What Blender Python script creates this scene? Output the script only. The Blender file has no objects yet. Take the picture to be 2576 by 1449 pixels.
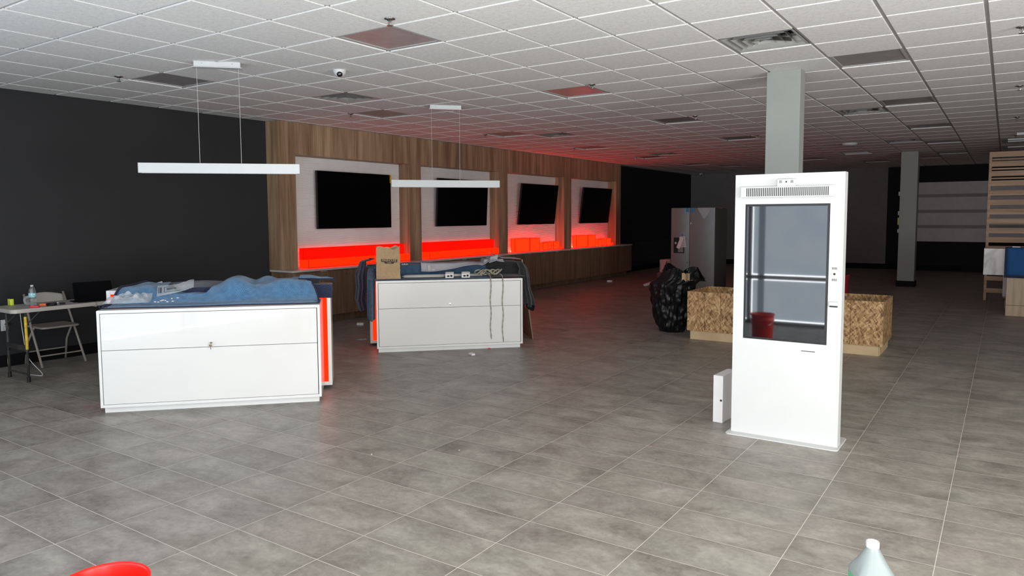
import bpy, bmesh, math, random
from mathutils import Vector, Matrix, noise
random.seed(7)
S = bpy.context.scene
COL = S.collection
pi = math.pi
# ------------------------------------------------------------------ camera
CAM_H, ZC = 1.6265, 3.039                  # eye height, ceiling height (metres)
yaw, pitch, roll = .5964, -.0768, -.0046
cy, sy, cp, sp, cr, sr = math.cos(yaw), math.sin(yaw), math.cos(pitch), math.sin(pitch), math.cos(roll), math.sin(roll)
fw = Vector((-sy*cp, cy*cp, sp)); rt = Vector((cy, sy, 0)); up = rt.cross(fw)
r2 = rt*cr + up*sr; u2 = up*cr - rt*sr
cam_d = bpy.data.cameras.new('camera'); cam = bpy.data.objects.new('camera', cam_d); COL.objects.link(cam)
cam.matrix_world = Matrix(((r2.x, u2.x, -fw.x, 0), (r2.y, u2.y, -fw.y, 0), (r2.z, u2.z, -fw.z, CAM_H), (0, 0, 0, 1)))
cam_d.sensor_width = 36; cam_d.lens = 36*1829/2576; cam_d.shift_y = -38.9/2576; cam_d.clip_start = .05; cam_d.clip_end = 200
S.camera = cam
# ------------------------------------------------------------------ view, world, daylight
S.view_settings.view_transform = 'Standard'; S.view_settings.look = 'None'
S.view_settings.exposure = 0.0; S.view_settings.gamma = 1.0; S.view_settings.use_curve_mapping = False
W = bpy.data.worlds.new('sky'); S.world = W; W.use_nodes = True
W.node_tree.nodes['Background'].inputs[0].default_value = (.75, .87, 1, 1)
W.node_tree.nodes['Background'].inputs[1].default_value = 1.0
def area(name, loc, rot, sx, sy_, power, col):
    l = bpy.data.lights.new(name, 'AREA'); l.shape = 'RECTANGLE'; l.size = sx; l.size_y = sy_; l.energy = power; l.color = col
    o = bpy.data.objects.new(name, l); COL.objects.link(o); o.location = loc; o.rotation_euler = rot; return o
# daylight through the open entrance (camera stands in it) and through the clear glass at the right
area('daylight_entrance', (0.0, -.30, 1.20), (pi/2+.50, 0, 0), 1.8, 2.2, 215, (1, .985, .955))
area('daylight_side_window', (5.92, 2.1, 1.35), (pi/2+.50, 0, pi/2), 3.9, 2.3, 520, (1, .985, .955))
FILM = 2.7        # radiance of the frosted storefront film lit by the day outside
RED = 2.3         # radiance of the red display boxes
# ------------------------------------------------------------------ node material helpers
def newmat(name):
    m = bpy.data.materials.new(name); m.use_nodes = True
    nt = m.node_tree; return m, nt, nt.nodes['Principled BSDF']
def N(nt, t, **k):
    n = nt.nodes.new(t)
    for a, b in k.items(): setattr(n, a, b)
    return n
def L(nt, a, b): nt.links.new(a, b)
def ramp(nt, fac, stops):
    r = N(nt, 'ShaderNodeValToRGB'); e = r.color_ramp.elements
    while len(e) < len(stops): e.new(.5)
    for i, (p, c) in enumerate(stops): e[i].position = p; e[i].color = (*c, 1)
    L(nt, fac, r.inputs[0]); return r.outputs[0]
def math_(nt, op, a, b=None, c=None):
    n = N(nt, 'ShaderNodeMath', operation=op)
    for i, v in enumerate((a, b, c)):
        if v is None: continue
        if isinstance(v, (int, float)): n.inputs[i].default_value = v
        else: L(nt, v, n.inputs[i])
    return n.outputs[0]
def coords(nt, scale=(1, 1, 1), kind='Object', rot=(0, 0, 0)):
    tc = N(nt, 'ShaderNodeTexCoord'); mp = N(nt, 'ShaderNodeMapping')
    mp.inputs['Scale'].default_value = scale; mp.inputs['Rotation'].default_value = rot
    L(nt, tc.outputs[kind], mp.inputs[0]); return mp.outputs[0]
def noisetex(nt, vec, scale, detail=3, rough=.5, dist=0):
    n = N(nt, 'ShaderNodeTexNoise'); n.inputs['Scale'].default_value = scale; n.inputs['Detail'].default_value = detail
    n.inputs['Roughness'].default_value = rough; n.inputs['Distortion'].default_value = dist
    L(nt, vec, n.inputs['Vector']); return n.outputs[0]
def bump(nt, b, h, strength=.3, dist=.01):
    n = N(nt, 'ShaderNodeBump'); n.inputs['Strength'].default_value = strength; n.inputs['Distance'].default_value = dist
    L(nt, h, n.inputs['Height']); L(nt, n.outputs[0], b.inputs['Normal'])
def plain(name, c, rough=.5, metal=0, spec=.5, coat=0, var=.06, nscale=6, alpha=1, trans=0, ior=1.45, bmp=0, bscale=200):
    m, nt, b = newmat(name)
    co = coords(nt); n = noisetex(nt, co, nscale, 4)
    d = tuple(max(0, x*(1-var)) for x in c); l = tuple(min(1, x*(1+var)) for x in c)
    L(nt, ramp(nt, n, [(.3, d), (.7, l)]), b.inputs['Base Color'])
    b.inputs['Roughness'].default_value = rough; b.inputs['Metallic'].default_value = metal
    b.inputs['Specular IOR Level'].default_value = spec; b.inputs['Coat Weight'].default_value = coat
    b.inputs['Alpha'].default_value = alpha; b.inputs['Transmission Weight'].default_value = trans; b.inputs['IOR'].default_value = ior
    if bmp: bump(nt, b, noisetex(nt, co, bscale, 2), bmp, .002)
    return m
def emis(name, c, strength, base=(0, 0, 0)):
    m, nt, b = newmat(name); b.inputs['Base Color'].default_value = (*base, 1)
    b.inputs['Emission Color'].default_value = (*c, 1); b.inputs['Emission Strength'].default_value = strength
    b.inputs['Roughness'].default_value = .9; b.inputs['Specular IOR Level'].default_value = .05
    return m
M = {}
def mat_floor():
    m, nt, b = newmat('porcelain_tile')
    tc = N(nt, 'ShaderNodeTexCoord'); s = N(nt, 'ShaderNodeSeparateXYZ'); L(nt, tc.outputs['Object'], s.inputs[0])
    X = math_(nt, 'DIVIDE', math_(nt, 'ADD', s.outputs[0], 3.2727+61.2), .612)
    Y = math_(nt, 'DIVIDE', math_(nt, 'ADD', s.outputs[1], -1.939+30.89), .3089)
    ix, iy = math_(nt, 'FLOOR', X), math_(nt, 'FLOOR', Y)
    fx, fy = math_(nt, 'FRACT', X), math_(nt, 'FRACT', Y)
    dx = math_(nt, 'MULTIPLY', math_(nt, 'MINIMUM', fx, math_(nt, 'SUBTRACT', 1.0, fx)), .612)
    dy = math_(nt, 'MULTIPLY', math_(nt, 'MINIMUM', fy, math_(nt, 'SUBTRACT', 1.0, fy)), .3089)
    g = math_(nt, 'LESS_THAN', math_(nt, 'MINIMUM', dx, dy), .0018)
    cid = N(nt, 'ShaderNodeCombineXYZ'); L(nt, ix, cid.inputs[0]); L(nt, iy, cid.inputs[1])
    wn = N(nt, 'ShaderNodeTexWhiteNoise', noise_dimensions='3D'); L(nt, cid.outputs[0], wn.inputs[0])
    off = N(nt, 'ShaderNodeVectorMath', operation='MULTIPLY_ADD')
    L(nt, wn.outputs['Color'], off.inputs[0]); off.inputs[1].default_value = (37, 37, 37); L(nt, tc.outputs['Object'], off.inputs[2])
    mp = N(nt, 'ShaderNodeMapping'); mp.inputs['Scale'].default_value = (1, 1.35, 1); L(nt, off.outputs[0], mp.inputs[0])
    n1 = noisetex(nt, mp.outputs[0], 2.6, 8, .62, .6); n2 = noisetex(nt, mp.outputs[0], 11, 6, .65, .8)
    nn = math_(nt, 'ADD', math_(nt, 'MULTIPLY', n1, .68), math_(nt, 'MULTIPLY', n2, .32))
    nn = math_(nt, 'ADD', nn, math_(nt, 'MULTIPLY', math_(nt, 'SUBTRACT', wn.outputs['Value'], .5), .05))
    n3 = noisetex(nt, off.outputs[0], 34, 5, .7); nn = math_(nt, 'ADD', math_(nt, 'MULTIPLY', n3, .22), math_(nt, 'MULTIPLY', nn, .78))
    edg = math_(nt, 'SUBTRACT', 1.0, math_(nt, 'MINIMUM', 1.0, math_(nt, 'DIVIDE', math_(nt, 'MINIMUM', dx, math_(nt, 'MULTIPLY', dy, 1.6)), math_(nt, 'ADD', math_(nt, 'MULTIPLY', n1, .16), .001))))
    nn = math_(nt, 'SUBTRACT', nn, math_(nt, 'MULTIPLY', math_(nt, 'MULTIPLY', edg, .24), math_(nt, 'MAXIMUM', 0, math_(nt, 'SUBTRACT', n2, .32))))
    c1 = ramp(nt, nn, [(.32, (.130, .116, .100)), (.42, (.216, .197, .171)), (.51, (.290, .268, .236)), (.64, (.40, .373, .332))])
    hue = noisetex(nt, off.outputs[0], 1.7, 2)
    mixh = N(nt, 'ShaderNodeMix', data_type='RGBA'); mixh.blend_type = 'MULTIPLY'; mixh.inputs[0].default_value = 1
    L(nt, c1, mixh.inputs[6]); L(nt, ramp(nt, hue, [(.36, (.985, 1.0, .975)), (.64, (1.02, .985, .99))]), mixh.inputs[7])
    mx = N(nt, 'ShaderNodeMix', data_type='RGBA'); L(nt, g, mx.inputs[0]); L(nt, mixh.outputs[2], mx.inputs[6]); mx.inputs[7].default_value = (.60, .555, .485, 1)
    L(nt, mx.outputs[2], b.inputs['Base Color'])
    L(nt, math_(nt, 'ADD', math_(nt, 'MULTIPLY', n2, .25), .34), b.inputs['Roughness'])
    b.inputs['Specular IOR Level'].default_value = .4
    h = math_(nt, 'SUBTRACT', math_(nt, 'MULTIPLY', n2, .15), g); bump(nt, b, h, .25, .002)
    return m
def mat_ceiling():
    m, nt, b = newmat('mineral_fibre_tile'); co = coords(nt)
    n1 = noisetex(nt, co, 26, 6, .7); n2 = noisetex(nt, co, 110, 3, .6)
    nn = math_(nt, 'ADD', math_(nt, 'MULTIPLY', n1, .5), math_(nt, 'MULTIPLY', n2, .5))
    L(nt, ramp(nt, nn, [(.36, (.68, .67, .655)), (.5, (.82, .815, .80)), (.64, (.88, .88, .865))]), b.inputs['Base Color'])
    b.inputs['Roughness'].default_value = .95; b.inputs['Specular IOR Level'].default_value = .1
    bump(nt, b, nn, .35, .003); return m
def mat_wood(name, dark, mid, light, axis='z', scale=1.0, rough=.5):
    m, nt, b = newmat(name)
    sc = {'z': (9, 9, .55), 'x': (.6, 9, 14), 'y': (9, .6, 14)}[axis]
    co = coords(nt, tuple(v*scale for v in sc)); n1 = noisetex(nt, co, 1.0, 4, .55, .4)
    sc2 = {'z': (70, 70, 1.6), 'x': (2, 60, 90), 'y': (60, 2, 90)}[axis]
    co2 = coords(nt, tuple(v*scale for v in sc2)); n2 = noisetex(nt, co2, 1.0, 3, .6)
    nn = math_(nt, 'ADD', math_(nt, 'MULTIPLY', n1, .68), math_(nt, 'MULTIPLY', n2, .32))
    L(nt, ramp(nt, nn, [(.36, dark), (.5, mid), (.64, light)]), b.inputs['Base Color'])
    b.inputs['Roughness'].default_value = rough; bump(nt, b, n2, .08, .001); return m
def mat_osb():
    m, nt, b = newmat('strand_board')
    co = coords(nt); w = N(nt, 'ShaderNodeTexNoise'); w.inputs['Scale'].default_value = 5; L(nt, co, w.inputs['Vector'])
    ad = N(nt, 'ShaderNodeVectorMath', operation='MULTIPLY_ADD'); L(nt, w.outputs['Color'], ad.inputs[0]); ad.inputs[1].default_value = (.08,)*3; L(nt, co, ad.inputs[2])
    def flakes(rot, sc, scale):
        a_ = N(nt, 'ShaderNodeMapping'); a_.inputs['Rotation'].default_value = rot; L(nt, ad.outputs[0], a_.inputs[0])
        b_ = N(nt, 'ShaderNodeMapping'); b_.inputs['Scale'].default_value = sc; L(nt, a_.outputs[0], b_.inputs[0])
        v_ = N(nt, 'ShaderNodeTexVoronoi'); v_.inputs['Scale'].default_value = scale; L(nt, b_.outputs[0], v_.inputs['Vector']); return v_
    v = flakes((.75, .75, .2), (1.0, 1.1, 4.6), 19); v2 = flakes((-.8, -.85, .3), (1.0, 1.0, 4.4), 18)
    s1 = N(nt, 'ShaderNodeSeparateColor'); L(nt, v.outputs['Color'], s1.inputs[0]); s2 = N(nt, 'ShaderNodeSeparateColor'); L(nt, v2.outputs['Color'], s2.inputs[0])
    nn = math_(nt, 'ADD', math_(nt, 'MULTIPLY', s1.outputs[0], .5), math_(nt, 'MULTIPLY', s2.outputs[1], .5))
    L(nt, ramp(nt, nn, [(.12, (.14, .068, .022)), (.4, (.33, .185, .075)), (.62, (.45, .275, .125)), (.9, (.62, .42, .22))]), b.inputs['Base Color'])
    b.inputs['Roughness'].default_value = .7; bump(nt, b, nn, .3, .002); return m
def mat_quilt(name, c, c2):
    m, nt, b = newmat(name)
    tc = N(nt, 'ShaderNodeTexCoord'); s = N(nt, 'ShaderNodeSeparateXYZ'); L(nt, tc.outputs['UV'], s.inputs[0])
    zig = math_(nt, 'PINGPONG', math_(nt, 'MULTIPLY', s.outputs[0], 1.0), .085)
    w = math_(nt, 'SINE', math_(nt, 'MULTIPLY', math_(nt, 'ADD', s.outputs[1], math_(nt, 'MULTIPLY', zig, 1.1)), 2*pi/.022))
    n = noisetex(nt, coords(nt), 18, 4)
    cc = math_(nt, 'ADD', math_(nt, 'MULTIPLY', w, .15), n)
    L(nt, ramp(nt, cc, [(.25, c2), (.65, c)]), b.inputs['Base Color'])
    b.inputs['Roughness'].default_value = .95; b.inputs['Sheen Weight'].default_value = .3; b.inputs['Specular IOR Level'].default_value = .15
    bump(nt, b, w, .45, .004); return m
def mat_marble():
    m, nt, b = newmat('white_marble'); co = coords(nt, (1.2, 1.2, 1.6), rot=(.5, .6, .3)); n = noisetex(nt, co, .8, 4, .45, .9)
    L(nt, ramp(nt, math_(nt, 'ABSOLUTE', math_(nt, 'SUBTRACT', n, .5)), [(.0, (.42, .41, .40)), (.03, (.70, .69, .68)), (.12, (.8, .79, .78))]), b.inputs['Base Color'])
    b.inputs['Roughness'].default_value = .25; return m
M['floor'] = mat_floor(); M['ceil'] = mat_ceiling()
M['grid'] = plain('grid_metal', (.40, .39, .385), .6)  # recess shade put into the colour, darker than the bare grid
M['darkwall'] = plain('charcoal_paint', (.021, .021, .0225), .75, var=.05, nscale=3, bmp=.15)
M['blackwall'] = plain('black_paint', (.006, .0065, .009), .8)
M['greywall'] = plain('grey_paint', (.19, .185, .18), .8)
M['whitewall'] = plain('white_paint', (.6, .6, .59), .8)
M['column'] = plain('sage_grey_paint', (.30, .315, .295), .7, var=.02, bmp=.2, bscale=300)
M['black'] = plain('black_plastic', (.006, .006, .006), .45)
M['blackbase'] = plain('black_vinyl', (.004, .004, .005), .7, spec=.2)
M['wood'] = mat_wood('walnut_laminate', (.205, .122, .068), (.335, .215, .127), (.50, .345, .215))
M['woodlow'] = mat_wood('walnut_laminate_base', (.125, .074, .042), (.195, .122, .072), (.275, .18, .112))
M['oak'] = mat_wood('oak_slat', (.27, .155, .085), (.42, .26, .15), (.54, .36, .23), 'x', .6)
M['oakpanel'] = mat_wood('oak_laminate', (.30, .21, .13), (.40, .29, .185), (.48, .36, .25))
M['pine'] = plain('pine_board', (.52, .38, .22), .7, var=.15, nscale=3)
M['quartz'] = plain('pale_quartz', (.62, .60, .58), .35)
M['wave'] = plain('wave_panel_plaster', (.88, .84, .81), .6, var=.02)
M['gloss'] = plain('white_gloss_laminate', (.68, .665, .64), .12, coat=.3, var=.015, nscale=2)
M['white'] = plain('white_powder_coat', (.575, .575, .565), .42, var=.01)
M['whitedull'] = plain('white_laminate_edge', (.70, .695, .675), .16, var=.01)
M['desktop'] = plain('grey_laminate_top', (.50, .50, .49), .4)
M['screen'] = plain('dark_screen_glass', (.004, .004, .005), .03, spec=.9, coat=1, var=0)
M['tv'] = plain('tv_glass', (.0012, .0012, .0014), .3, spec=.12, var=0)
M['slot'] = plain('slot_dark', (.02, .02, .02), .6)
M['steel'] = plain('brushed_steel', (.24, .237, .234), .38, metal=.6, var=.05)
M['steeldark'] = plain('grey_metal_side', (.07, .065, .065), .5)
M['alu'] = plain('aluminium', (.50, .50, .49), .38, metal=.3, var=.1)
M['chrome'] = plain('chrome', (.45, .44, .42), .2, metal=1)
M['brass'] = plain('brass_key', (.20, .17, .10), .35, metal=.8)
M['lamp'] = plain('pendant_white_metal', (.60, .62, .62), .4, var=.02)
M['panel'] = plain('led_panel_diffuser', (.33, .315, .305), .3, var=.12, nscale=9)
M['osb'] = mat_osb()
M['frame'] = plain('grey_aluminium_frame', (.22, .22, .23), .5)
M['matte'] = plain('matte_black_cover', (.0035, .0035, .004), .9, spec=.1)
M['beige'] = plain('beige_plastic', (.48, .44, .385), .45, var=.04)
M['beigesteel'] = plain('beige_painted_steel', (.33, .29, .25), .4)
M['grime'] = plain('dark_painted_leg', (.045, .043, .038), .5, var=.4, nscale=20)
M['yellow'] = plain('yellow_paint', (.62, .42, .03), .5, var=.3, nscale=30)
M['darkred'] = plain('dark_red_plastic', (.22, .006, .012), .6)
M['lime'] = plain('lime_plastic', (.62, .72, .05), .45)
M['orange'] = plain('orange_plastic', (.9, .16, .05), .4)
M['redp'] = plain('red_plastic', (.72, .02, .025), .35, var=.02)
M['bucket'] = plain('red_bucket_plastic', (.95, .010, .004), .35, var=.02)
M['bagpl'] = plain('black_polythene', (.006, .006, .007), .34, spec=.35)
M['kraft'] = plain('kraft_paper', (.40, .27, .15), .85, var=.08, nscale=12, bmp=.3, bscale=40)
M['ink'] = plain('dark_ink', (.03, .022, .02), .8)
M['card'] = plain('white_card', (.72, .70, .70), .8, var=.03)
M['cardgrey'] = plain('grey_card', (.45, .44, .43), .8)
M['pinkcard'] = plain('pale_pink_card', (.62, .48, .48), .8)
M['tape'] = plain('blue_masking_tape', (.03, .17, .35), .7)
M['navy'] = mat_quilt('navy_quilt', (.024, .031, .066), (.017, .022, .048))
M['blue'] = mat_quilt('blue_quilt', (.085, .205, .365), (.045, .125, .24))
M['dkblue'] = mat_quilt('slate_blue_quilt', (.055, .105, .18), (.035, .07, .13))
M['bluefelt'] = plain('bright_blue_blanket', (.012, .075, .22), .9)
M['charcoal'] = mat_quilt('charcoal_quilt', (.024, .024, .025), (.017, .017, .017))
M['binding'] = plain('navy_binding', (.02, .022, .05), .9)
M['sheet'] = plain('lilac_grey_foam', (.42, .40, .43), .5, var=.03)
M['rope'] = plain('tan_cotton_strap', (.33, .29, .22), .9, var=.2, nscale=60)
M['marble'] = mat_marble()
M['jug'] = plain('milky_plastic', (.27, .31, .305), .4, trans=.1, var=.01)
M['green'] = plain('green_label', (.10, .38, .20), .6)
M['pet'] = plain('clear_plastic', (.85, .88, .9), .08, trans=.92, ior=1.25, var=0)
M['film'] = plain('clear_polybag', (.75, .78, .8), .12, trans=.5, alpha=.42, ior=1.1, var=0)
M['bluelab'] = plain('blue_white_label', (.35, .65, .85), .5, var=.6, nscale=70)
M['dullpink'] = plain('dusky_board', (.20, .10, .10), .8)
M['red'] = emis('red_acrylic_lit', (1, .0022, .0006), RED)
M['redlow'] = emis('red_orange_acrylic_lit', (1, .013, .0008), RED)
M['redseam'] = emis('red_acrylic_joint', (1, .004, .0), .72)
M['redcube'] = emis('red_cube_acrylic', (1, .010, .0012), RED*2.2)
M['redhot'] = emis('red_strip_emission', (1, .02, .012), RED*21)
M['reddesk'] = emis('red_desk_acrylic', (1, .013, .001), RED*1.3)
# ------------------------------------------------------------------ geometry helpers
class MB:
    def __init__(s): s.v = []; s.f = []; s.uv = None
    def box(s, a, b, mat=None):
        i = len(s.v); x0, y0, z0 = a; x1, y1, z1 = b
        P = [(x0,y0,z0),(x1,y0,z0),(x1,y1,z0),(x0,y1,z0),(x0,y0,z1),(x1,y0,z1),(x1,y1,z1),(x0,y1,z1)]
        if mat: P = [tuple(mat @ Vector(p)) for p in P]
        s.v += P
        s.f += [(i,i+3,i+2,i+1),(i+4,i+5,i+6,i+7),(i,i+1,i+5,i+4),(i+1,i+2,i+6,i+5),(i+2,i+3,i+7,i+6),(i+3,i,i+4,i+7)]; return s
    def quad(s, *p): i = len(s.v); s.v += [tuple(q) for q in p]; s.f.append(tuple(range(i, i+len(p)))); return s
    def lathe(s, prof, n=24, c=(0, 0, 0), caps=True, squash=1):
        i = len(s.v)
        for (r, z) in prof:
            for k in range(n):
                a = 2*pi*k/n; s.v.append((c[0]+r*math.cos(a), c[1]+r*math.sin(a)*squash, c[2]+z))
        for j in range(len(prof)-1):
            for k in range(n):
                s.f.append((i+j*n+k, i+j*n+(k+1) % n, i+(j+1)*n+(k+1) % n, i+(j+1)*n+k))
        if caps:
            s.f.append(tuple(i+k for k in reversed(range(n)))); e = i+(len(prof)-1)*n; s.f.append(tuple(e+k for k in range(n)))
        return s
    def tube(s, pts, r, n=8, caps=True):
        pts = [Vector(p) for p in pts]; i = len(s.v); m = len(pts); prev = None
        for j, p in enumerate(pts):
            t = (pts[min(j+1, m-1)]-pts[max(j-1, 0)]).normalized()
            a = prev if prev is not None else (Vector((0, 0, 1)) if abs(t.z) < .9 else Vector((1, 0, 0)))
            x = t.cross(a).normalized() if prev is None else (prev - t*prev.dot(t)).normalized()
            prev = x; y = t.cross(x); rr = r[j] if isinstance(r, (list, tuple)) else r
            for k in range(n):
                an = 2*pi*k/n; s.v.append(tuple(p + x*rr*math.cos(an) + y*rr*math.sin(an)))
        for j in range(m-1):
            for k in range(n): s.f.append((i+j*n+k, i+j*n+(k+1) % n, i+(j+1)*n+(k+1) % n, i+(j+1)*n+k))
        if caps: s.f.append(tuple(i+k for k in reversed(range(n)))); e = i+(m-1)*n; s.f.append(tuple(e+k for k in range(n)))
        return s
    def grid(s, fn, nu, nv, uvs=None):
        i = len(s.v); s.uv = s.uv or {}
        for a in range(nu+1):
            for b in range(nv+1):
                q = fn(a/nu, b/nv); s.v.append(tuple(q[:3]))
                s.uv[len(s.v)-1] = (a/nu*(uvs or (1, 1))[0], b/nv*(uvs or (1, 1))[1])
        for a in range(nu):
            for b in range(nv):
                k = i+a*(nv+1)+b; s.f.append((k, k+nv+1, k+nv+2, k+1))
        return s
    def prism(s, pts, z0, z1):
        i = len(s.v); n = len(pts); s.v += [(x, y, z0) for x, y in pts] + [(x, y, z1) for x, y in pts]
        s.f += [tuple(i+k for k in reversed(range(n))), tuple(i+n+k for k in range(n))]
        for k in range(n): s.f.append((i+k, i+(k+1) % n, i+n+(k+1) % n, i+n+k))
        return s
    def xf(s, m): s.v = [tuple(m @ Vector(p)) for p in s.v]; return s
    def build(s, name, mat, parent=None, bevel=0, smooth=False, solid=0, seg=2, weld=False):
        me = bpy.data.meshes.new(name); me.from_pydata(s.v, [], s.f)
        mats = mat if isinstance(mat, (list, tuple)) else [mat]
        for m_ in mats: me.materials.append(M[m_] if isinstance(m_, str) else m_)
        if s.uv:
            ul = me.uv_layers.new(name='UVMap')
            for lp in me.loops: ul.data[lp.index].uv = s.uv.get(lp.vertex_index, (0, 0))
        o = bpy.data.objects.new(name, me); COL.objects.link(o)
        bm = bmesh.new(); bm.from_mesh(me); bmesh.ops.recalc_face_normals(bm, faces=bm.faces); bm.to_mesh(me); bm.free()
        if smooth:
            for p in me.polygons: p.use_smooth = True
        if solid: md = o.modifiers.new('solid', 'SOLIDIFY'); md.thickness = solid; md.offset = 0
        if bevel: md = o.modifiers.new('bevel', 'BEVEL'); md.width = bevel; md.segments = seg; md.limit_method = 'ANGLE'; md.angle_limit = .6
        if parent: o.parent = parent
        return o
def empty(name, label, cat, loc=(0, 0, 0), rz=0, group=None, kind=None):
    o = bpy.data.objects.new(name, None); COL.objects.link(o); o.location = loc; o.rotation_euler = (0, 0, rz)
    return tag(o, label, cat, group, kind)
def tag(o, label=None, cat=None, group=None, kind=None):
    if label: o['label'] = label
    if cat: o['category'] = cat
    if group: o['group'] = group
    if kind: o['kind'] = kind
    return o
def struct(o): o['kind'] = 'structure'; return o
def copy_tree(o, loc=None, label=None, parent=None):
    c = o.copy(); COL.objects.link(c)
    if parent: c.parent = parent
    if loc is not None: c.location = loc
    if label: c['label'] = label
    for ch in list(o.children): copy_tree(ch, parent=c)
    return c
def nz(x, y, z=0): return noise.noise(Vector((x, y, z)))
def sst(a, b, x): t = min(1, max(0, (x-a)/(b-a))); return t*t*(3-2*t)
def text_mesh(name, body, size, mat, parent, mtx, extrude=.0006, bold=0):
    cu = bpy.data.curves.new(name, 'FONT'); cu.body = body; cu.size = size; cu.align_x = 'CENTER'; cu.align_y = 'CENTER'; cu.extrude = extrude; cu.offset = bold
    t = bpy.data.objects.new(name, cu); COL.objects.link(t); bpy.context.view_layer.update()
    me = bpy.data.meshes.new_from_object(t.evaluated_get(bpy.context.evaluated_depsgraph_get())); bpy.data.objects.remove(t)
    me.materials.clear(); me.materials.append(M[mat]); o = bpy.data.objects.new(name, me); COL.objects.link(o); me.transform(mtx); o.parent = parent
    return o
XL, XR, YF, YB = -9.08, 6.0, -.35, 24.4
# ================================================================== SHELL
struct(MB().box((XL-.2, YF-.2, -.12), (XR+.2, YB+.2, 0)).build('floor', 'floor'))
GX, GY, T = -6.881, 2.840, .61
lights = [(4, 2), (-1, 2), (9, 2), (4, 7), (-1, 7), (9, 7), (4, 12), (-1, 12), (9, 12), (4, 17), (-1, 17), (9, 17), (4, 22), (-1, 22), (9, 22), (-1, 27), (4, 27), (9, 27), (6, 30)]
vents = [(0, 5), (8, 5), (0, 13), (8, 13), (0, 21), (8, 21), (0, 29), (8, 29)]
louvre = (6, 25)
holes = set(lights+vents+[louvre])
mb = MB(); gr = MB(); g = .0135; D = .010
for i in range(-4, 22):
    for j in range(-6, 36):
        x0, x1 = max(XL, GX+T*i), min(XR, GX+T*(i+1)); y0, y1 = max(YF, GY+T*j), min(YB, GY+T*(j+1))
        if x1-x0 < .03 or y1-y0 < .03: continue
        if (i, j) in holes:
            for a, b in (((x0, y0), (x1, y0+g)), ((x0, y1-g), (x1, y1)), ((x0, y0+g), (x0+g, y1-g)), ((x1-g, y0+g), (x1, y1-g))):
                gr.quad((a[0], a[1], ZC+D), (b[0], a[1], ZC+D), (b[0], b[1], ZC+D), (a[0], b[1], ZC+D))
            for a, b in (((x0+g, y0+g), (x1-g, y0+g)), ((x1-g, y0+g), (x1-g, y1-g)), ((x1-g, y1-g), (x0+g, y1-g)), ((x0+g, y1-g), (x0+g, y0+g))):
                gr.quad((*a, ZC+D), (*b, ZC+D), (*b, ZC+.14), (*a, ZC+.14))
            gr.quad((x0, y0, ZC+.14), (x1, y0, ZC+.14), (x1, y1, ZC+.14), (x0, y1, ZC+.14))
            continue
        gr.quad((x0, y0, ZC+D), (x1, y0, ZC+D), (x1, y1, ZC+D), (x0, y1, ZC+D))
        a0, a1, b0, b1 = x0+g, x1-g, y0+g, y1-g; c = .002
        k = len(mb.v)
        mb.v += [(a0, b0, ZC+D), (a1, b0, ZC+D), (a1, b1, ZC+D), (a0, b1, ZC+D), (a0, b0, ZC+c), (a1, b0, ZC+c), (a1, b1, ZC+c), (a0, b1, ZC+c), (a0+c, b0+c, ZC), (a1-c, b0+c, ZC), (a1-c, b1-c, ZC), (a0+c, b1-c, ZC)]
        for q in range(4):
            r = (q+1) % 4; mb.f += [(k+q, k+r, k+4+r, k+4+q), (k+4+q, k+4+r, k+8+r, k+8+q)]
        mb.f.append((k+8, k+9, k+10, k+11))
ceil = struct(mb.build('ceiling', 'ceil')); cg = struct(gr.build('ceiling_grid', 'grid', ceil))
struct(MB().box((XL-.2, YF-.2, ZC+.16), (XR+.2, YB+.2, ZC+.3)).build('ceiling_slab', 'grid', ceil))
struct(MB().box((XL-.2, YF-.2, 0), (XL, YB+.2, ZC+.15)).build('wall_left', 'darkwall'))
struct(MB().box((XL, YB, 0), (-2.975, YB+.2, ZC+.15)).build('wall_back', 'greywall'))
wb = struct(MB().box((-2.975, YB, 0), (XR+.2, YB+.2, ZC+.15)).build('wall_back_dark', 'blackwall'))
struct(MB().box((XL, YF, 0), (XL+.012, 6.90, .13)).build('baseboard_left', 'blackbase'))
struct(MB().box((XL, 18.56, 0), (XL+.012, YB-.02, .15)).build('baseboard_left_far', 'blackbase'))
struct(MB().box((XL+.02, YB-.014, 0), (XR, YB, .16)).build('baseboard_back', 'blackbase'))
struct(MB().box((XL, 18.31, .86), (XL+.01, YB, ZC)).build('wall_left_far', 'blackwall'))
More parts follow.
